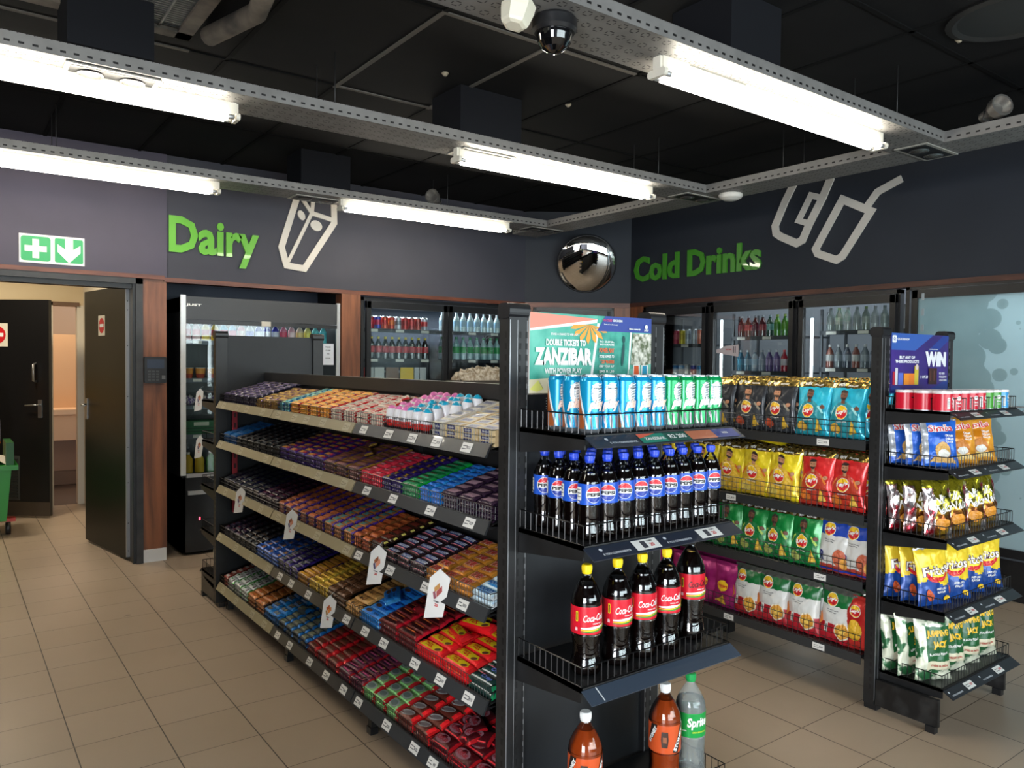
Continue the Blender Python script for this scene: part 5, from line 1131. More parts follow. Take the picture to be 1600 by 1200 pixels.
 'e1': (K(.11, .04, .02, (150, 60, 52), [R_(-.03, -.01, .03, .008, (190, 180, 176))], (120, 50, 40)), 'brownish red sweet packet', 'far left of the bottom shelf'),
 'e2': (K(.12, .04, .022, (186, 192, 196), [([(-.05, -.015), (-.01, -.015), (.01, .015), (-.05, .015)], mat((60, 146, 70), .4)), ([(.02, -.015), (.04, -.015), (.05, .01), (.03, .015)], mat((100, 80, 90), .4))], (90, 170, 90)), 'white and green sweet packet', 'left part of the bottom shelf'),
 'e3': (K(.13, .04, .022, (176, 110, 56), [R_(-.02, -.015, .02, .015, (190, 50, 40)), R_(.03, -.01, .06, .01, (150, 90, 40))], (60, 36, 26)), 'orange brown sweet packet', 'bottom shelf left of the blue biscuits'),
 'e4': (K(.11, .042, .03, (36, 116, 190), [R_(-.03, -.012, .03, .010, (24, 60, 110)), (ell(-.014, 0, .011, .010, 12), mat((190, 180, 140), .4)), (ell(.014, 0, .011, .010, 12), mat((160, 150, 120), .4))], (40, 140, 220)), 'blue sandwich biscuit pack', 'left of centre on the bottom shelf'),
 'e5': (K(.1, .036, .026, (52, 66, 76), [R_(-.03, -.012, .03, .010, (110, 116, 96)), R_(-.045, -.004, -.034, .006, (190, 190, 190))], (34, 120, 200)), 'grey and blue biscuit pack', 'bottom shelf behind the lowest hanging tag'),
 'e6': (K(.11, .036, .024, (110, 30, 36), [R_(-.04, -.012, .04, .008, (96, 56, 40)), R_(-.045, .011, .045, .014, (230, 50, 50))], (220, 36, 44)), 'red and brown wafer bar', 'middle of the bottom shelf'),
 'e7': (K(.12, .034, .024, (96, 40, 60), [R_(-.045, -.003, .045, .004, (190, 90, 130)), R_(-.03, -.012, .03, -.006, (50, 30, 50)), (ell(.03, .008, .01, .005, 10), mat((200, 150, 110), .4))], (206, 40, 48)), 'plum and pink wafer bar', 'bottom shelf left of the light green bars'),
 'e8': (K(.105, .056, .026, (110, 150, 96), [(ell(-.008, .0, .034, .020, 16), mat((150, 160, 160), .3)), (ell(-.008, .0, .024, .013, 14), mat((96, 112, 110), .3)), R_(-.05, -.026, .05, -.021, (130, 196, 120))], (190, 40, 44)), 'light green chunky wafer bar', 'bottom shelf right of centre'),
 'e9': (K(.12, .054, .026, (96, 44, 34), [(ell(-.012, .0, .036, .016, 16, .3), mat((176, 176, 176), .25)), (ell(-.01, .0, .024, .010, 14, .3), mat((120, 110, 112), .3)), R_(.04, -.02, .055, .02, (216, 36, 40))], (220, 36, 40)), 'brown chunky wafer bar with a silver oval', 'bottom shelf left of the crimson ones'),
 'e10': (K(.135, .06, .026, (72, 18, 24), [(ell(-.012, .002, .040, .021, 18), mat((150, 104, 116), .3)), Tx('KitKat', -.012, .002, .020, (150, 24, 40), .062), R_(-.05, -.028, .05, -.024, (200, 40, 50))], (200, 30, 40), metal=.1, rough=.25), 'crimson four finger wafer bar', 'near end of the bottom shelf'),
}
LAY = [
 [('a1', 5.04, 4.42), ('a2', 4.42, 4.05), ('a3', 4.05, 3.88), ('a4', 3.88, 3.37), ('a5', 3.37, 2.83), (None, 2.83, 2.44), ('a7', 2.44, 2.36), ('a8', 2.36, 2.04)],
 [('b1', 5.04, 4.78), ('b2', 4.78, 4.03), ('b3', 4.03, 3.44), ('b4', 3.44, 3.05), ('b5', 3.05, 2.85), ('b6', 2.85, 2.68), ('b7', 2.68, 2.54), ('b8', 2.54, 2.38), ('b9', 2.38, 2.04)],
 [('c1', 5.04, 4.36), ('c2', 4.36, 4.05), ('c3', 4.05, 3.44), ('c4', 3.44, 3.12), ('c5', 3.12, 2.95), ('c6', 2.95, 2.83), ('c7', 2.83, 2.49), ('c8', 2.49, 2.18), ('c9', 2.18, 2.04)],
 [('d1', 5.04, 4.71), ('d2', 4.71, 4.41), ('d3', 4.41, 4.05), ('d4', 4.05, 3.77), ('d5', 3.77, 3.62), ('d6', 3.62, 3.39), ('d7', 3.39, 3.2), ('d8', 3.2, 3.05), ('d9', 3.05, 2.86), ('d10', 2.86, 2.55), ('d11', 2.55, 2.19), ('d12', 2.19, 2.04)],
 [('e1', 5.04, 4.95), ('e2', 4.95, 4.56), ('e3', 4.56, 4.27), ('e4', 4.27, 4.04), ('e5', 4.04, 3.64), ('e6', 3.64, 3.27), ('e7', 3.27, 3.01), ('e8', 3.01, 2.70), ('e9', 2.70, 2.45), ('e10', 2.45, 2.04)],
]
BNAME = dict(a2='coloured_chocolate_bar', a3='coloured_chocolate_bar', b2='dark_chocolate_bar', c1='dark_chocolate_bar', b3='purple_chocolate_bar', d2='dark_chocolate_bar', a4='honeycomb_bar', a5='milk_bar', a7='chocolate_carton', a8='chocolate_carton', b4='caramel_bar', b7='mint_bar', b9='chocolate_block', c3='caramel_bar', c4='caramel_bar', c5='caramel_bar', c6='chocolate_block', c7='peanut_bar', c8='biscuit_bar', c9='coconut_bar', d3='chocolate_block', d6='flaky_bar', d5='flaky_bar', d7='fudge_bar', d8='biscuit_bar', d9='biscuit_bar', d10='fudge_bar', d11='wafer_bar', d12='mint_block', e1='sweet_packet', e2='sweet_packet', e3='sweet_packet', e4='biscuit_pack', e5='biscuit_pack', e6='wafer_bar', e7='wafer_bar', e8='wafer_bar', e9='wafer_bar', e10='wafer_bar')  # toffee and nougat are invented kinds; those runs are wrapped chocolate bars
cT, sT = math.cos(TILT), math.sin(TILT)
NB = 0
for si, segs in enumerate(LAY):
    zl = ZL[si]
    for key, xa, xb in segs:
        if key is None: continue
        kd, what, where = KD[key]; rnd = random.Random(key)
        span = xa - xb; ncol = max(1, int(round(span / (kd['L'] + .004)))); pitch = span / ncol; Lx = pitch - .003
        base_key = (key, round(Lx, 4)); sc = Lx / kd['L']
        me = bar_mesh('wrapped_bar', kd['L'], kd['W'], kd['T'], kd['base'], kd['layers'], kd['endc'], **kd['kw'])
        depth = .285; nrow = int(depth / (kd['W'] + .0012)); front = kd['T']
        nlay = max(1, int(round(.056 / kd['T'])))
        first = True
        for c in range(ncol):
            xc = xa - pitch * (c + .5)
            for r in range(nrow):
                for l in range(nlay):
                    if l < nlay - 1 and r > 0 : continue          # lower layers are only seen along the front
                    drop = 0
                    jz = rnd.uniform(-.0015, .0015) if l == nlay - 1 else 0; ja = rnd.gauss(0, .04) if (l == nlay - 1 and not kd['kw'].get('box')) else 0
                    d = .012 + kd['W'] * (r + .5) + .0012 * r; hgt = -.016 + kd['T'] * l + .0008
                    y = YF - .012 - d * cT + hgt * sT * 0; z = zl + d * math.tan(TILT) + hgt + jz
                    o = bpy.data.objects.new(BNAME.get(key, 'chocolate_bar'), me); COL.objects.link(o)
                    o.location = (xc + rnd.uniform(-.0015, .0015), y, z); o.rotation_euler = (TILT + (0 if l < nlay - 1 else rnd.gauss(0, .05)), rnd.gauss(0, .015), PI + ja); o.scale = (sc, 1, 1)
                    lab = what + ', ' + where
                    if l < nlay - 1: lab = 'lower ' + what + ', ' + where
                    tag(o, lab, 'chocolate bar', what + 's' + (' under the top layer' if l < nlay - 1 else '')); NB += 1
        # a few loose bars lying crooked on top
        if key in ('d9', 'd10', 'c9', 'e10', 'a5', 'd11', 'b4', 'e5'):
            for q in range(2 if key != 'e10' else 3):
                o = bpy.data.objects.new(BNAME.get(key, 'chocolate_bar'), me); COL.objects.link(o); d = rnd.uniform(.1, .22)
                o.location = (rnd.uniform(xb + .07, xa - .07), YF - .012 - d * cT, zl + d * math.tan(TILT) - .016 + kd['T'] * nlay + .004); o.rotation_euler = (TILT + .05, rnd.uniform(-.05, .05), PI + rnd.choice((-1, 1)) * rnd.uniform(.15, .5)); o.scale = (sc, 1, 1)
                tag(o, 'loose ' + what + ', ' + where, 'chocolate bar', 'loose ' + what + 's'); NB += 1
print('bars', NB)
# tray dividers between product runs (dark cardboard)
# ---- toy eggs
def egg_mesh(top, key):
    k = MB(); Wt = mat((226, 224, 226), .25); RD = mat((214, 44, 36), .3); Tp = mat(top, .25)
    prof = [(.003, 0), (.018, .002), (.0228, .010), (.0242, .022), (.0238, .034), (.0215, .047), (.0175, .058), (.011, .0665), (.003, .070)]
    k.lathe(prof, [RD, RD, RD, Wt, Wt, Wt, Tp, Tp], 16)
    rf = lambda z: .0236 if z < .03 else .0225
    decals(k, cylS(rf, 0, PI / 2), [T('kinder', 0, .030, .007, mat((40, 36, 60), .4), .024), T('Joy', 0, .022, .006, RD)], 1, .0008)
    return k.mesh(key)
eggs = [egg_mesh((224, 120, 180), 'toy_egg_pink'), egg_mesh((30, 160, 196), 'toy_egg_blue')]
cart_ = thing('egg_tray', 'black plastic tray holding pink and blue topped chocolate eggs on the top shelf', 'tray', (2.635, YF - .012, ZL[0]))
k = MB()
for c in range(8):
    pass
k.box((-.185, -.275, -.014), (.185, -.005, -.009), mat((30, 24, 24), .4)); k.box((-.185, -.275, -.014), (-.18, -.005, .012), mat((30, 24, 24), .4)); k.box((.18, -.275, -.014), (.185, -.005, .012), mat((30, 24, 24), .4)); k.build('tray', cart_)
cart_.rotation_euler = (-TILT, 0, 0)
for c in range(7):
    for r in range(5):
        if c == 6 and r < 2: continue
        pink = c < 3 or (c == 3 and r > 2); d = .035 + r * .048; x = 2.80 - c * .053
        lift = .02 * min(r, 2)
        o = bpy.data.objects.new('chocolate_egg', eggs[0 if pink else 1]); COL.objects.link(o); o.location = (x, YF - .012 - d, ZL[0] - .006 + d * math.tan(TILT)); o.rotation_euler = (.1 * math.sin(c * 3 + r), .1 * math.cos(c * 2 + r), .3 * math.sin(c + r * 2)); o.scale = (1.12, 1.12, 1.22)
        tag(o, ('pink' if pink else 'blue') + ' topped chocolate egg, column %s from the left, %s row from the front' % (ORD[c], ORD[r]), 'chocolate egg', 'chocolate eggs on the top shelf')
# ---- hanging promotional tags
def hang_tag(x, z, label, sc=1.0, cols=((150, 90, 60), (210, 140, 110), (90, 80, 110)), y=YF + .028):
    o = thing('hanging_tag', label, 'price tag', (x, y, z), .45, 'white pointed promo tags hung on the shelf edges'); o.rotation_euler = (0, -.2, .45)
    k = MB(); w_ = .092 * sc; h = .135 * sc
    pts = [(-w_, -h * .52), (w_ * .1, -h), (w_, -h * .62), (w_, h * .45), (-w_ * .0, h), (-w_, h * .72)]
    pts = [(-w_ * .9, -h * .95), (w_ * .9, -h * .95), (w_ * .9, h * .6), (w_ * .5, h), (-w_ * .5, h), (-w_ * .9, h * .6)]
    # the card hangs turned: seen as a pointed slip
    k.prism([(-w_ * .58, -h * .68), (w_ * .55, -h), (w_ * .62, h * .55), (w_ * .1, h), (-w_ * .62, h * .8)], 0, 2, 1, -.0006, .0006, mat((226, 224, 220), .5))
    S = flatS((0, .0007, 0), (-1, 0, 0), (0, 0, 1), (0, 1, 0))
    S0 = S; S = lambda x, y, off: S0(x * .7, y * .7 + h * .08, off)
    decals(k, S, [([(-w_ * .35, h * .25), (w_ * .05, h * .6), (w_ * .15, h * .35), (-w_ * .25, 0)], mat(cols[0], .5)), ([(-w_ * .1, h * .1), (w_ * .3, h * .5), (w_ * .4, h * .2), (0, -h * .2)], mat(cols[1], .5)), ([(-w_ * .4, 0), (-w_ * .2, h * .1), (0, -h * .25), (-w_ * .2, -h * .35)], mat(cols[2], .5)),
                   T('COMBO', w_ * .05, -h * .42, h * .09, INK, w_ * .5), T('20', w_ * .1, -h * .6, h * .16, REDINK)], 1)
    k.build('card', o)
    k = MB(); k.tube([(0, 0, h), (0, -.01, h + .012), (0, -.024, h + .01)], .0012, ALU, 4); k.build('hook', o); return o
hang_tag(4.55, .775, 'white promo tag hung on the middle shelf edge, farthest left', .62)
hang_tag(3.735, .775, 'white promo tag hung on the middle shelf edge, second from the left', .62)
hang_tag(2.79, .778, 'large white promo tag hung left of the gold bars', .66)
hang_tag(2.32, .778, 'nearest large white promo tag hung by the gold bars', .72, ((190, 140, 80), (170, 80, 76), (150, 84, 96)))
hang_tag(3.265, .462, 'lowest white promo tag hung above the grey and blue biscuits', .62, ((190, 90, 50), (210, 130, 60), (160, 120, 60)))

# ================================================================ BOTTLES AND CANS ON THE END UNIT
def smooth_prof(pts, n=4):
    out = []
    for i in range(len(pts) - 1):
        p0 = pts[max(i - 1, 0)]; p1 = pts[i]; p2 = pts[i + 1]; p3 = pts[min(i + 2, len(pts) - 1)]
        for q in range(n):
            t = q / n; out.append(tuple(.5 * ((2 * p1[j]) + (-p0[j] + p2[j]) * t + (2 * p0[j] - 5 * p1[j] + 4 * p2[j] - p3[j]) * t * t + (-p0[j] + 3 * p1[j] - 3 * p2[j] + p3[j]) * t ** 3) for j in (0, 1)))
    out.append(pts[-1]); return out
LIQ = mat((14, 6, 5), .06, 0, .4)
def pet_bottle(root, r, h, liquid, capc, zl0, zl1, label_layers, labelc, fill, waist=None, petm=PET, face=0.0):
    """bottle standing at the root; label between zl0..zl1 turned towards angle face"""
    base = [(r * .55, 0), (r * .86, .004), (r * .98, h * .05), (r, h * .10), (r * (waist or .93), h * .22), (r * .99, zl0 - .004), (r, zl0), (r, zl1), (r * .99, zl1 + h * .02), (r * .93, h * .72), (r * .70, h * .80), (r * .42, h * .87), (r * .27, h * .905), (r * .25, h * .93)]
    P_ = smooth_prof(base, 3)
    k = MB(); k.lathe(P_, petm, 26)
    if not k.v: return
    k.build('bottle', root)
    # liquid inside
    zf = fill; inner = []
    for (rr, z) in P_:
        if z <= zf: inner.append((max(.002, rr - .0012), z + .0006))
    rl = inner[-1][0]; inner.append((rl * .98, zf)); inner.append((.001, zf + .0003))
    k = MB(); k.lathe(inner, liquid, 26); k.build('drink', root)
    k = MB(); z0 = h * .935
    nn_ = 24; rc = r * .33 if r > .04 else r * .42
    k.lathe([(r * .30 if r > .04 else r * .38, z0 - .006), (rc, z0), (rc * 1.0, z0 + .004), (rc * .98, h - .002), (rc * .86, h)], capc, 20)
    for i in range(20):
        a_ = 2 * PI * i / 20; k.cbox((0, 0, 0), (.0012, .0012, h - z0 - .008), capc, Matrix.Translation((rc * math.cos(a_), rc * math.sin(a_), (z0 + h) / 2)))
    k.build('cap', root)
    k = MB(); k.lathe([(r + .0004, zl0), (r + .0006, zl0 + .001), (r + .0006, zl1 - .001), (r + .0004, zl1)], labelc, 30, None, True, False)
    decals(k, cylS(r + .0006, 0, face), label_layers(r, zl1 - zl0, (zl0 + zl1) / 2), .012, .0005); k.build('label', root)
FACE = PI          # labels look towards -X
BLUE = mat((34, 84, 190), .3); PRED = mat((214, 38, 50), .3); PBLUE = mat((24, 52, 150), .3); CAPB = mat((30, 66, 200), .35); CRED = mat((206, 24, 44), .3); CYEL = mat((238, 206, 20), .35); CW = mat((232, 232, 230), .35)
def pepsi_l(r, lh, zc):
    R_1 = lh * .40
    return [(ell(0, zc, R_1, R_1, 24), WHITE), (ell(0, zc, R_1 * .94, R_1 * .94, 24, 0, .36, PI - .36), PRED), (ell(0, zc, R_1 * .94, R_1 * .94, 24, 0, PI + .36, 2 * PI - .36), PBLUE),
            T('PEPSI', 0, zc, R_1 * .42, mat((10, 10, 16), .4), R_1 * 1.7, 0, 0, .05), (rect(-.056, zc - .018, -.038, zc + .020), WHITE), (rect(-.056, zc - .026, -.044, zc - .021), WHITE), (rect(.036, zc - .026, .05, zc - .022), WHITE),
            (rect(-.054, zc - .008, -.040, zc - .006), INK), (rect(-.054, zc + .002, -.040, zc + .004), INK), (rect(-.054, zc + .012, -.040, zc + .014), INK)]
def coke_l(r, lh, zc):
    Wc = WHITE; G_ = mat((40, 150, 60), .35); Y_ = mat((230, 210, 40), .35)
    def arc(y0, th, x0, x1, m_, bend):
        n = 10; a_ = [(x0 + (x1 - x0) * i / n, y0 + bend * ((i / n - .25) ** 2) * 2) for i in range(n + 1)]
        return (a_ + [(x, y + th * (1 - abs(i / n - .5))) for i, (x, y) in reversed(list(enumerate(a_)))], m_)
    return [T('Coca-Cola', .012, zc + lh * .12, lh * .26, Wc, .070, .25, .08, .02), T('ORIGINAL TASTE', .02, zc - lh * .10, lh * .05, Wc, .03), arc(zc - lh * .30, lh * .10, -.03, .05, Wc, .006), arc(zc - lh * .36, lh * .05, -.03, .055, Y_, .008), arc(zc - lh * .41, lh * .045, -.03, .055, G_, .008), arc(zc - lh * .33, lh * .03, .02, .055, G_, .03), arc(zc - lh * .26, lh * .03, .03, .058, Y_, .03),
            (rect(-.045, zc - lh * .02, -.038, zc + lh * .34), Y_), (rect(-.0435, zc + .001, -.0395, zc + lh * .31), mat((90, 30, 30), .4)), (rect(-.046, zc - lh * .36, -.039, zc - lh * .24), mat((230, 190, 190), .4))]
def stoney_l(r, lh, zc):
    BK = mat((30, 24, 22), .35)
    return [([(.014, zc - lh * .45), (.034, zc - lh * .5), (.062, zc + lh * .5), (.046, zc + lh * .5), (.036, zc + lh * .15)], BK), ([(-.075, zc - lh * .2), (-.05, zc + lh * .0), (-.036, zc + lh * .5), (-.06, zc + lh * .5)], BK),
            T('STONEY', .038, zc - lh * .02, lh * .15, WHITE, lh * .85, 0, 1.12, .06), T('STONEY', -.054, zc + lh * .12, lh * .13, WHITE, lh * .7, 0, 1.12, .06),
            ([(-.022, zc + lh * .28), (-.002, zc + lh * .28), (.0, zc), (-.003, zc - lh * .28), (-.021, zc - lh * .28), (-.024, zc)], mat((64, 44, 36), .4)), ([(-.018, zc + lh * .1), (-.006, zc + lh * .1), (-.006, zc - lh * .1), (-.018, zc - lh * .1)], mat((150, 90, 60), .4))]
def sprite_l(r, lh, zc):
    return [T('Sprite', .012, zc + lh * .10, lh * .50, WHITE, .075, .15, .06, .04), T('LEMON-LIME FLAVOUR', .016, zc - lh * .27, lh * .07, mat((200, 220, 60), .4), .05), T('CONTAINS FIBRE', -.04, zc - lh * .22, lh * .05, WHITE, .025), T('Sparkling', -.05, zc + .0, lh * .05, WHITE, .03, 0, 1.57)]
def mk(name, label, loc, face, group, *a, **k):
    o = thing(name, label, 'bottle', loc, 0, group); pet_bottle(o, *a, face=face, **k); return o
def view_face(x, y, off=0.0): return math.atan2(-y, -x) + off
ref = mk('cola_bottle', 'blue capped cola bottle standing at the front left corner of the second shelf', (1.655, -1.505, 1.0905), 0.0, 'blue capped cola bottles', .0335, .245, LIQ, CAPB, .105, .165, pepsi_l, BLUE, .195)
ref.rotation_euler = (0, 0, PI - .30)
rnd = random.Random(4); cols_y = [-1.505 - .0672 * i for i in range(9)]
for r_, x in enumerate((1.655, 1.724, 1.793, 1.862)):
    for c_, y in enumerate(cols_y):
        if r_ == 0 and c_ == 0: continue
        if r_ >= 2 and c_ > 0 and (c_ * 7 + r_) % 3 == 0: continue
        if r_ == 3 and c_ > 4: continue
        o = dup(ref, (x + rnd.uniform(-.002, .002), y + rnd.uniform(-.002, .002), 1.0905), (0, 0, PI - .35 + rnd.uniform(-.5, .05)), 'blue capped cola bottle, %s from the left in the %s' % (ORD[c_], ['front row', 'second row', 'third row', 'back row'][r_]), 'blue capped cola bottles')
ref2 = mk('cola_bottle', 'yellow capped large cola bottle, leftmost on the third shelf', (1.68, -1.523, .6905), 0.0, 'yellow capped large cola bottles', .0455, .32, LIQ, CYEL, .125, .205, coke_l, CRED, .262, waist=.86)
ref2.rotation_euler = (0, 0, PI - .42)
for i, y in enumerate((-1.648, -1.755, -1.866)):
    dup(ref2, (1.68, y, .6905), (0, 0, PI - .42 + (.05, -.1, -.25)[i]), 'yellow capped large cola bottle, %s from the left on the third shelf' % ORD[i + 1], 'yellow capped large cola bottles')
def coke0_l(r, lh, zc):
    L = coke_l(r, lh, zc); L[0] = T('Coca-Cola', .012, zc + lh * .12, lh * .26, mat((60, 10, 14), .4), .070, .25, .08, .02); return L
o = mk('cola_bottle', 'dark large cola bottle at the right end of the third shelf, cap hidden', (1.70, -2.005, .6905), 0.0, None, .0475, .34, LIQ, mat((20, 20, 20), .4), .14, .222, coke0_l, CRED, .29, waist=.86)
o.rotation_euler = (0, 0, PI - .5)
GIN = mat((176, 96, 50), .12, 0, .4); CLR = pane_mat('pale_liquid', (.80, .84, .82), .08, .03); SGR = mat((20, 148, 66), .3); SOR = mat((206, 84, 40), .3); BRPET = pane_mat('brown_tinted_plastic', (.86, .62, .46), .06, .05)
for (x, y, lb, dr) in ((1.70, -1.544, 'brown ginger beer bottle with a white cap at the left of the lowest shelf', -.1), (1.703, -1.895, 'brown ginger beer bottle with a white cap left of the clear green labelled bottle', -.15)):
    o = mk('ginger_beer_bottle', lb, (x, y, .2255), 0.0, None, .052, .335, GIN, CW, .125, .215, stoney_l, SOR, .285, waist=.93, petm=BRPET); o.rotation_euler = (0, 0, PI - .45 + dr)
o = mk('lemonade_bottle', 'clear lemonade bottle with a green label and green cap on the lowest shelf', (1.712, -2.03, .2255), 0.0, None, .051, .335, CLR, mat((24, 150, 76), .35), .135, .215, sprite_l, SGR, .25, waist=.95, petm=fog_mat('fogged_plastic', (190, 196, 194), .30)); o.rotation_euler = (0, 0, PI - .55)
# energy drink cans
def can_mesh(key, c1, c2):
    r, h = .0325, .165; C1 = mat(c1, .25, .3); C2 = mat(c2, .3, .2); SIL = mat((176, 180, 186), .25, .7); CW_ = WHITE
    k = MB(); k.lathe([(r * .8, 0), (r * .84, .002), (r, .012), (r, .05), (r, .10), (r, h - .016), (r * .86, h - .004), (r * .86, h), (r * .8, h), (r * .79, h - .003)], [SIL, SIL, C1, C1, C1, C1, SIL, SIL, SIL], 30)
    S = cylS(r, 0, PI - .62); L = [([(-.055, .012), (-.018, .012), (-.018, .02), (-.052, .145), (-.07, .148), (-.07, .012)], C2), ([(-.014, .012), (-.008, .012), (-.046, .148), (-.052, .148)], CW_),
        ([(-.018, .075), (.036, .075), (.030, .150), (-.030, .150)][:0] or ell(.018, .115, .020, .03, 14), mat((190, 200, 206), .25, .5)), ([(.0, .014), (.045, .014), (.045, .048), (-.008, .048)], mat((150, 140, 150), .3, .5)), ([(.004, .014), (.014, .014), (.010, .048), (.0, .048)], C1), ([(.022, .014), (.032, .014), (.028, .048), (.018, .048)], C1)]
    for i in range(7): L.append(([(.0, .086 + i * .008), (.030, .092 + i * .008), (.030, .0945 + i * .008), (.0, .0885 + i * .008)], CW_))
    L += [T('play', .018, .080, .034, mat((236, 206, 190) if c1[0] < 30 and c1[2] > 180 else (236, 240, 238), .35), .046, .35, .1, .07), T('ENERGY DRINK', .02, .128, .004, INK, .03)]
    for i in range(5): L.append((rect(-.062, .060 + i * .008, -.047, .0615 + i * .008), CW_))
    decals(k, S, L, .01, .00045); return k.mesh(key)
canB = can_mesh('energy_can_blue', (20, 150, 200), (176, 96, 50)); canG = can_mesh('energy_can_green', (14, 150, 84), (150, 160, 160))
n_ = 0
for r_, x in enumerate((1.655, 1.724, 1.793)):
    for c_ in range(9):
        if r_ and c_ > 0 and (c_ + r_) % 4 == 3: continue
        y = -1.505 - c_ * .067; g_ = c_ >= 5
        o = link('energy_drink_can', canG if g_ else canB, None, (x, y + (.0 if r_ == 0 else .004), 1.4005), rnd.uniform(-.5, .25) if c_ else (.0, -.35, .1)[r_], ('green' if g_ else 'blue and orange') + ' energy drink can, %s from the left in the %s' % (ORD[c_], ['front row', 'second row', 'third row'][r_]), 'can', ('green' if g_ else 'blue and orange') + ' energy drink cans')
bx = MB(); bx.box((0, -.06, 0), (.05, .06, .09), mat((225, 222, 214), .4)); bx.build('white_carton', None, (1.84, -1.50, 1.4005), label='small white carton behind the cans below the Zanzibar poster', cat='carton') if False else None

# ================================================================ CRISP BAGS
def foil(name, c1, c2, scale, rough=.25, metal=.8, pos=(.42, .58)): return noise_mat(name, c1, c2, scale, rough, 3, metal, pos=pos)
GOLDF = foil('gold_foil', (70, 50, 14), (228, 196, 110), 60, .22, .85, (.35, .65))
def bag_mesh(key, Wd, Hh, Th, colfn, layers, seed=0, crump=1.0, rough=.3):
    k = MB(); rs = seed * 7.3
    def dep(x, y):
        u = (x / Wd) + .5; v = y / Hh; u = min(1, max(0, u)); v = min(1, max(0, v))
        e = (max(0, math.sin(PI * u)) ** .55) * (max(0, math.sin(PI * min(1, v * 1.05))) ** .42)
        a = 1 - abs(2 * v - 1); ed = 1 - .65 * min(1, a * 3)
        wr = noise.noise(Vector((u * 5 + rs, v * 4.5, rs))) * .010 + noise.noise(Vector((u * 17 + rs, v * 8, rs + 4))) * .008 * ed + abs(noise.noise(Vector((u * 10, v * 15 + rs, rs)))) * .006
        return Th / 2 * e + wr * crump * (e ** .4) * (.6 + .6 * ed)
    def pos(x, y, off, sgn):
        v = min(1, max(0, y / Hh)); pinch = 1 - .10 * math.sin(PI * v) + .012 * noise.noise(Vector((v * 9, rs, sgn)))
        zz = y + .006 * noise.noise(Vector((x * 40, y * 3 + rs, 1)))
        return Vector((x * pinch, -sgn * (dep(x, y) * (1 if sgn > 0 else .8) + off), zz + (.004 * noise.noise(Vector((x * 60 + rs, 0, 5))) if v > .9 else 0)))
    nu, nv = 22, 30
    k.surf(lambda u, v: pos((u - .5) * Wd, v * Hh, 0, 1), nu, nv, lambda u, v: colfn(u, v, True))
    k.surf(lambda u, v: pos((u - .5) * Wd, v * Hh, 0, -1), 12, 16, lambda u, v: colfn(u, v, False), flip=True)
    if layers: decals(k, lambda x, y, off: pos(x, y, off, 1), layers, .008, .0010)
    return k.mesh(key)
LR = mat((206, 32, 44), .3); LY = mat((244, 196, 40), .3); LW = mat((240, 236, 230), .35)
SKIN = mat((190, 132, 96), .5); SKIN2 = mat((110, 66, 46), .5); HAIR = mat((46, 32, 26), .6)
def lays_logo(cx, cy, r):
    return [(ell(cx, cy, r, r * .98, 24), LW), (ell(cx, cy, r * .93, r * .91, 24), LY), ([(cx - r * .95, cy + r * .02), (cx - r * .3, cy + r * .30), (cx + r * .4, cy + r * .22), (cx + r * .98, cy + r * .34), (cx + r * .8, cy - r * .45), (cx + r * .2, cy - r * .80), (cx - r * .5, cy - r * .62)], LR), T("Lay's", cx, cy + r * .02, r * .72, LW, r * 1.75, .15, .1, .06)]
def player(cx, cy, s, shirt, trim, skin, beard=True, hold=(226, 180, 60)):
    sh = mat(shirt, .4); tr_ = mat(trim, .4)
    L = [([(cx - .055 * s, cy - .13 * s), (cx + .055 * s, cy - .13 * s), (cx + .062 * s, cy - .05 * s), (cx + .038 * s, cy - .022 * s), (cx + .015 * s, cy - .008 * s), (cx - .015 * s, cy - .008 * s), (cx - .038 * s, cy - .022 * s), (cx - .062 * s, cy - .05 * s)], sh),
         ([(cx - .062 * s, cy - .05 * s), (cx - .038 * s, cy - .022 * s), (cx - .034 * s, cy - .027 * s), (cx - .056 * s, cy - .056 * s)], tr_), ([(cx + .062 * s, cy - .05 * s), (cx + .038 * s, cy - .022 * s), (cx + .034 * s, cy - .027 * s), (cx + .056 * s, cy - .056 * s)], tr_),
         (rect(cx - .008 * s, cy - .014 * s, cx + .008 * s, cy + .006 * s), skin), (ell(cx, cy + .016 * s, .0160 * s, .0185 * s, 16), skin), (ell(cx, cy + .024 * s, .0165 * s, .012 * s, 14, 0, .1, PI - .1), HAIR),
         (ell(cx + .055 * s, cy - .03 * s, .010 * s, .008 * s, 10), skin)]
    if beard: L.append((ell(cx, cy + .008 * s, .0125 * s, .010 * s, 12, 0, PI + .1, 2 * PI - .1), HAIR))
    L += [(rect(cx - .009 * s, cy + .0165 * s, cx - .003 * s, cy + .0185 * s), HAIR), (rect(cx + .003 * s, cy + .0165 * s, cx + .009 * s, cy + .0185 * s), HAIR)]
    L.append(([(cx + .030 * s, cy - .12 * s), (cx + .060 * s, cy - .115 * s), (cx + .04 * s, cy - .07 * s)], mat(hold, .4)))
    return L
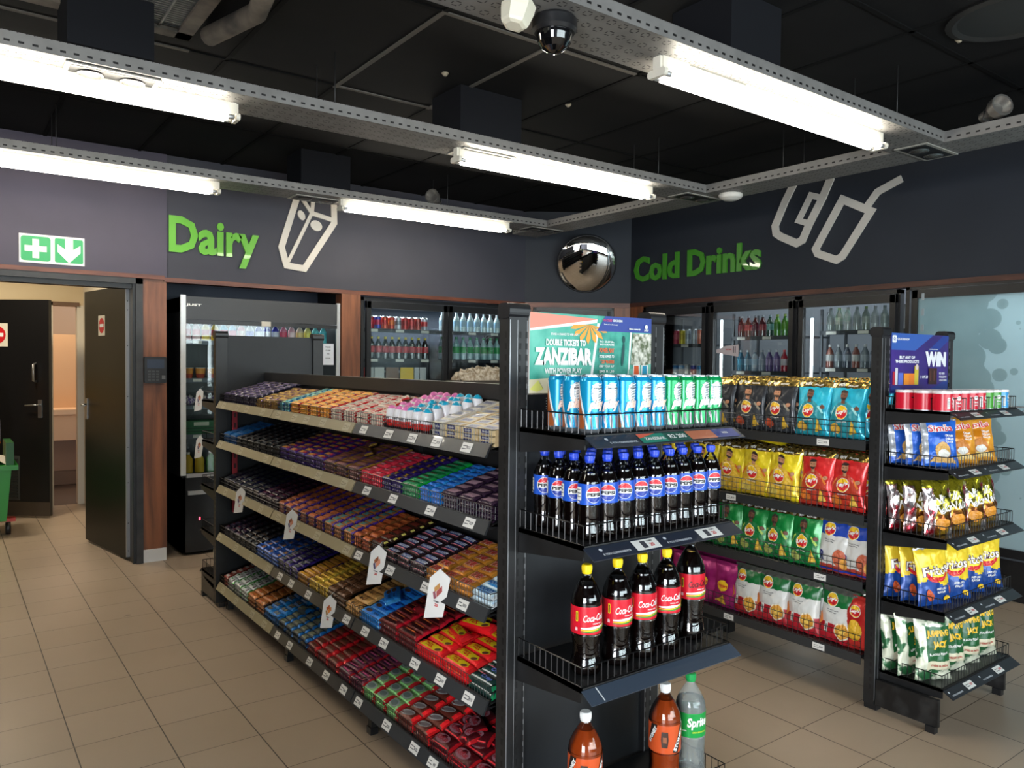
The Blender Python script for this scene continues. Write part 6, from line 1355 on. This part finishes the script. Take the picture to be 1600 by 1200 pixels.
def lays(key, base, skin, shirt, trim, chip, seed, goldtop=True, light=None):
    Bm = noise_mat('crisp_foil_' + key, base, tuple(min(255, int(c * 1.18 + 8)) for c in base), 14, .24, 4, .15, pos=(.4, .6)); Wd, Hh = .195, .275
    cf = lambda u, v, fr: (GOLDF if (v > .85 and fr) else (Bm if v < .97 else (GOLDF if goldtop else Bm)))
    L = player(-.01, .180, 1.35, shirt, trim, skin) + lays_logo(-.012, .118, .036) + [(ell(-.05, .045, .024, .022, 14), mat(chip, .5)), (ell(-.032, .036, .022, .018, 14), mat(tuple(int(c * .9) for c in chip), .5)), T('WINNING FLAVOUR', -.01, .072, .006, LW, .06)]
    L += [T('WIN', -.03, .253, .016, LW, .035, .2), (ell(-.07, .252, .012, .012, 12), mat((200, 196, 180), .3, .5)), T('ONE OF A KIND', .03, .250, .008, LW, .05)]
    return bag_mesh(key, Wd, Hh, .062, cf, L, seed)
def lays_white(key, topc, bandc, food, seed, rname='R'):
    WT = mat((216, 214, 208), .3); TP = mat(topc, .28); BD = mat(bandc, .3); B2 = mat((40, 60, 170), .3)
    def cf(u, v, fr):
        if v > .90 and fr: return mat((150, 150, 140), .25, .7)
        if v > .66: return TP
        if v < .13 and rname == 'R': return (BD if v > .08 or v < .045 else B2)
        if v < .34 and rname != 'R': return BD
        return WT
    L = lays_logo(-.03, .205, .034) + [T('Thin and crunchy', -.02, .155, .006, INK, .07), T('potato crisps', -.02, .145, .006, INK, .05)]
    if rname == 'R': L += [T('R', -.06, .075, .045, mat((30, 40, 120), .35), .03), (ell(.04, .075, .036, .04, 16), mat((196, 100, 70), .5)), (ell(.065, .05, .02, .028, 12), mat((230, 160, 60), .5))]
    else: L += [(ell(.042, .066, .042, .042, 22), mat((226, 214, 190), .4)), (ell(.042, .066, .036, .036, 20), mat((214, 150, 50), .5))] + [(ell(.042 + .022 * math.cos(q * 2.4) * (q / 9), .066 + .022 * math.sin(q * 2.4) * (q / 9), .008, .006, 8, q), mat((240, 200, 90), .5)) for q in range(10)] + [(rect(-.055, .045, -.035, .095), WT), T('18', -.045, .07, .03, INK, .01, 0, 0), ([(-.095, .06), (-.07, .09), (-.075, .14), (-.095, .13)], mat((226, 130, 60), .4))]
    return bag_mesh(key, .195, .265, .065, cf, L, seed)
CH = {
 'black': lays('bag_black', (34, 36, 40), SKIN, (60, 62, 66), (150, 140, 120), (206, 84, 50), 1),
 'teal': lays('bag_teal', (30, 152, 176), SKIN2, (40, 140, 150), (160, 220, 220), (220, 170, 60), 2),
 'yellow': lays('bag_yellow', (222, 188, 24), SKIN, (226, 180, 50), (220, 100, 30), (236, 206, 90), 3),
 'red': lays('bag_red', (196, 36, 36), SKIN, (190, 60, 40), (230, 130, 50), (226, 120, 40), 4),
 'green': lays('bag_green', (16, 112, 48), SKIN2, (24, 120, 60), (170, 200, 80), (170, 180, 90), 5),
 'blue': lays_white('bag_blue', (36, 70, 170), (190, 70, 60), 0, 6, 'R'),
 'pasta': lays_white('bag_pasta', (22, 104, 50), (190, 34, 48), 0, 7, 'P'),
}
mg = noise_mat('magenta_foil', (150, 20, 96), (206, 60, 140), 10, .25, 3, .3)
CH['magenta'] = bag_mesh('bag_magenta', .19, .25, .06, lambda u, v, fr: mg, [(ell(-.01, .12, .04, .03, 16), LY), T('Fritters', -.01, .12, .02, LR, .07), ([(-.06, .03), (.02, .02), (.0, .07)], mat((236, 190, 60), .4))], 8)
yr_ = noise_mat('yellow_red_foil', (190, 40, 40), (214, 60, 50), 10, .25, 3, .2)
CH['yelred'] = bag_mesh('bag_yelred', .19, .25, .06, lambda u, v, fr: yr_, [(ell(0, .09, .04, .05, 16), mat((230, 180, 50), .4))] + lays_logo(0, .18, .03), 9)
def bag(me, loc, rz, tilt, roll, label, group): 
    o = link('crisp_bag', me, None, loc, 0, label, 'crisp bag', group); o.rotation_euler = (tilt, roll, rz)
    if me in (sb_[0] if sb_ else ()): o.scale = (.95, 1, .84)
    return o
sb_ = []
rnd = random.Random(21)
def chips_row(si, specs, what):
    z = CZ[si]; n = {}
    for key, x, back in specs:
        n[key] = n.get(key, 0) + 1
        nmz = what[key]
        for b_ in range(back + 1):
            y = CYF - .050 - b_ * .066; t = -.12 if b_ < back else -.10
            bag(CH[key], (x + (rnd.uniform(-.01, .01) if b_ else 0), y, z + .003 + b_ * .004), PI + rnd.uniform(-.08, .08), t, rnd.uniform(-.03, .03), nmz + ' crisp bag, %s from the left %s, %s chips shelf' % (ORD[n[key] - 1], ['in front', 'one behind', 'two behind', 'three behind'][b_], ['top', 'second', 'third', 'bottom'][si]), nmz + ' crisp bags')
BLK = 'black and gold'; 
chips_row(0, [('black', 3.72, 2), ('black', 3.50, 2), ('black', 3.28, 2), ('black', 3.06, 2), ('black', 2.80, 3), ('black', 2.60, 3), ('black', 2.415, 3), ('teal', 2.215, 3), ('teal', 2.03, 3)][:7] + [('teal', 2.225, 3), ('teal', 2.045, 3), ], {'black': 'black and gold', 'teal': 'turquoise and gold'})
bag(CH['teal'], (1.955, CYF - .135, CZ[0] + .01), PI - .1, -.1, 0, 'turquoise and gold crisp bag tucked against the right post', 'turquoise and gold crisp bags')
chips_row(1, [('yellow', 3.6, 1), ('yellow', 3.4, 1), ('yellow', 3.15, 1), ('yellow', 2.90, 2), ('yellow', 2.72, 3), ('yellow', 2.555, 3), ('yellow', 2.39, 3), ('red', 2.195, 2), ('red', 2.03, 2)], {'yellow': 'bright yellow', 'red': 'red and gold'})
bag(CH['yellow'], (2.52, CYF - .10, CZ[1] + .285), PI + .3, -1.25, .2, 'bright yellow crisp bag lying flat on top of the standing ones', 'bright yellow crisp bags')
bag(CH['red'], (1.955, CYF - .11, CZ[1] + .004), PI - .15, -.1, .03, 'red and gold crisp bag half hidden by the right post', 'red and gold crisp bags')
chips_row(2, [('green', 3.6, 1), ('green', 3.35, 1), ('green', 3.1, 1), ('green', 2.90, 2), ('green', 2.72, 2), ('green', 2.56, 2), ('green', 2.41, 2), ('green', 2.245, 2), ('blue', 2.09, 1), ('blue', 1.965, 1)], {'green': 'deep green and gold', 'blue': 'white and blue'})
chips_row(3, [('magenta', 3.3, 1), ('magenta', 3.05, 1), ('magenta', 2.88, 1), ('magenta', 2.74, 2), ('pasta', 2.60, 2), ('pasta', 2.435, 2), ('pasta', 2.255, 2), ('pasta', 2.07, 1), ('yelred', 1.965, 0)], {'magenta': 'magenta', 'pasta': 'white green and red', 'yelred': 'small red and yellow'})
# ---- right end unit
def EZ(i): return [1.405, 1.15, .845, .525, .19][i] + .002
def tubecan(c1, key):
    r, h = .039, .088; k = MB(); C1 = mat(c1, .3); 
    k.lathe([(r, 0), (r, .003), (r, h - .012), (r + .001, h - .011), (r + .001, h), (r - .003, h)], [ALU, C1, mat((214, 200, 200), .3), mat((226, 220, 220), .3, 0), mat((226, 220, 220), .3)], 28)
    decals(k, cylS(r, 0, 0), [(ell(.004, .055, .013, .010, 16), WHITE), (rect(-.004, .0565, .012, .0595), INK), T('Pringles', .004, .034, .012, WHITE, .032), T('ORIGINAL', .004, .022, .005, WHITE, .022), (rect(-.034, .012, -.022, .06), WHITE)] + [(rect(-.032, .016 + i * .007, -.024, .018 + i * .007), INK) for i in range(6)], .012, .0005)
    return k.mesh(key)
tc_ = {'red': tubecan((200, 24, 48), 'chip_tube_red'), 'green': tubecan((70, 150, 50), 'chip_tube_green'), 'blue': tubecan((60, 150, 210), 'chip_tube_blue')}
for i, (y, c_) in enumerate(((-3.53, 'red'), (-3.612, 'red'), (-3.694, 'red'), (-3.776, 'red'), (-3.858, 'red'), (-3.940, 'green'), (-4.022, 'green'), (-4.104, 'blue'))):
    for r_ in range(3 if i > 1 else 3):
        if r_ == 2 and i > 3: continue
        link('chip_tube', tc_[c_], None, (1.60 + r_ * .082, y, EZ(0)), PI + (.2, -.35, 1.2, -.3, .1, .9, -.4, .1)[i] + r_, '%s chip tube with a white lid, %s from the left in the %s' % (c_, ORD[i], ('front row', 'second row', 'back row')[r_]), 'chip tube', 'short %s chip tubes' % c_)
SB = noise_mat('blue_snack_foil', (30, 80, 180), (44, 110, 214), 9, .28, 3, .15); SO = noise_mat('orange_snack_foil', (206, 124, 24), (236, 168, 60), 9, .26, 3, .2); SV = mat((190, 194, 200), .25, .6)
def simba(key, m_, seed):
    def cf(u, v, fr):
        if u < .12 and v > .12: return SV
        if v > .95: return SV
        return m_
    TN = mat((206, 160, 90), .45)
    L = [T('Simba', .0, .205, .040, LW, .135, .15, .10, .08), T('Simba', .0, .205, .036, LR, .130, .15, .10, .015), (ell(.0, .085, .042, .044, 18), TN if m_ is SB else mat((190, 116, 40), .45)), (ell(.0, .068, .030, .022, 16), mat((222, 218, 210), .4)),
         T('CREAMY', .035, .165, .012, LW, .05), T('CHEDDAR', .035, .148, .012, LW, .05), T('FLAVOUR', .035, .132, .010, LW, .045), ([(-.07, .02), (.07, .02), (.05, .045), (-.04, .05)], TN if m_ is SB else mat((226, 190, 110), .4))]
    return bag_mesh(key, .19, .265, .062, cf, L, seed, 1.2)
sb, so = simba('bag_simba_blue', SB, 11), simba('bag_simba_orange', SO, 12); sb_.append((sb, so))
NK1 = foil('red_silver_foil', (176, 36, 50), (214, 206, 206), 22, .16, .8, (.42, .60)); NK2 = foil('gold_brown_foil', (120, 66, 24), (220, 170, 60), 18, .2, .75); NK3 = foil('olive_foil', (60, 64, 20), (190, 178, 46), 26, .18, .8)
def nik(seed):
    cf = lambda u, v, fr: NK3 if v > .82 else (NK1 if (u < .26 or u > .84 or not fr) else (NK2 if v < .45 else NK3))
    return bag_mesh('bag_nik%d' % seed, .17, .25, .065, cf, [T('Nik', -.01, .160, .04, LW, .075, .3, .15, .03), T('Naks', .01, .118, .04, LW, .10, .3, .15, .03), (ell(.0, .05, .04, .026, 16), mat((226, 150, 50), .4))], seed, 1.9)
FY = noise_mat('yellow_snack_foil', (226, 184, 20), (244, 212, 60), 10, .28, 3, .15); FB = noise_mat('navy_snack_foil', (24, 60, 130), (36, 84, 170), 10, .28, 3, .15)
def frito(seed):
    cf = lambda u, v, fr: SV if v > .97 else (FY if v > .40 + .06 * math.sin(u * 6) else FB)
    return bag_mesh('bag_frito%d' % seed, .185, .26, .062, cf, [(ell(0, .145, .062, .040, 20), LR), (ell(0, .158, .058, .030, 20), mat((246, 220, 60), .3)), T('Fritos', 0, .160, .046, mat((70, 20, 60), .4), .150, .1, .08, .08), T('Fritos', 0, .160, .042, LW, .146, .1, .08, .02), T('SWEET CHILLI', .02, .075, .010, LW, .06), T('FLAVOUR', .02, .06, .010, LW, .05), (ell(-.045, .05, .016, .03, 12, .4), mat((200, 84, 40), .5)), (ell(.055, .03, .02, .012, 10), LY)], seed, 1.2)
JW = foil('white_green_foil', (40, 96, 56), (220, 222, 200), 16, .3, .3, (.44, .50)); JG = noise_mat('deep_green_print', (20, 78, 40), (32, 100, 52), 8, .3)
def jack(seed):
    cf = lambda u, v, fr: JW if (u < .22 or v > .84 or v < .16 or not fr) else (JG if v > .30 else mat((206, 198, 170), .35))
    YJ = mat((226, 178, 40), .35)
    return bag_mesh('bag_jack%d' % seed, .185, .285, .066, cf, [T('JUMPING', .012, .205, .036, YJ, .115, 0, .06, .06), T('JACK', .02, .158, .036, YJ, .085, 0, .06, .06), T('FLAVOURED POPCORN', .015, .118, .011, LW, .11, 0, .06), T('CHEESE & ONION', .015, .066, .010, mat((170, 60, 50), .4), .09)], seed, 1.3)
nks, frs, jks = [nik(s) for s in (31, 32)], [frito(s) for s in (33, 34)], [jack(s) for s in (35, 36)]
def stack(si, meshes, ys, xs, what, tilt=-.10, fan=0.0, skip=()):
    for c_, y in enumerate(ys):
        for r_, x in enumerate(xs):
            if (c_, r_) in skip: continue
            me = meshes[c_ % len(meshes)] if si == 1 else meshes[(c_ + r_) % len(meshes)]
            nmz = what[c_] if isinstance(what, list) else what
            bag(me, (x + rnd.uniform(-.004, .004), y, EZ(si)), -PI / 2 + rnd.uniform(-.12, .12) + fan, tilt + rnd.uniform(-.04, .04), rnd.uniform(-.06, .06), nmz + ' snack bag, %s column from the left, %s from the front' % (ORD[c_], ORD[r_]), nmz + ' snack bags')
stack(1, [sb, so, so], [-3.61, -3.81, -4.0], (1.64, 1.72, 1.79), ['blue and white', 'orange', 'orange'], -.20, -.50)
stack(2, nks, [-3.60, -3.76, -3.93, -4.10], (1.64, 1.72, 1.79), 'shiny red and gold foil', -.14, -.35)
stack(3, frs, [-3.60, -3.77, -3.94, -4.10], (1.64, 1.72, 1.79), 'yellow and navy', -.14, -.45)
stack(4, jks, [-3.59, -3.75, -3.91, -4.08], (1.64, 1.72, 1.79), 'dark green and white popcorn', -.10, -.40)
# ---- far end unit, seen past its post
gb = mk('green_bottle', 'green sauce bottle standing on the lowest shelf of the far end unit', (5.33, -1.50, .184), 0.0, None, .036, .25, mat((150, 180, 60), .2), mat((190, 200, 60), .4), .08, .14, lambda r, lh, zc: [(rect(-.03, zc - .02, .03, zc + .02), mat((230, 220, 90), .4))], mat((200, 210, 190), .4), .18)
k = MB(); k.rbox((-.11, -.07, 0), (.11, .07, .11), .02, noise_mat('purple_bag_print', (70, 50, 120), (200, 190, 210), 30, .4)); k.build('snack_box', None, (5.28, -1.56, 1.331), label='patterned pale box on the top shelf of the far end unit', cat='box')
for i, (x, z, r) in enumerate(((5.46, 1.32, .3), (5.46, 1.0, .2))):
    o = hang_tag(x, z, ('white picture tag on the top shelf of the far end unit', 'white picture tag below it on the far end unit')[i], .62, y=-1.405)
k = MB(); k.box((0, 0, 0), (.01, .01, .01), BLACK)

_long = {}
for o_ in COL.objects:
    lb_ = o_.get('label')
    if lb_ and len(lb_.split()) > 16: _long[lb_] = len(lb_.split())
for lb_ in sorted(_long)[:60]: print('LONG', _long[lb_], lb_)
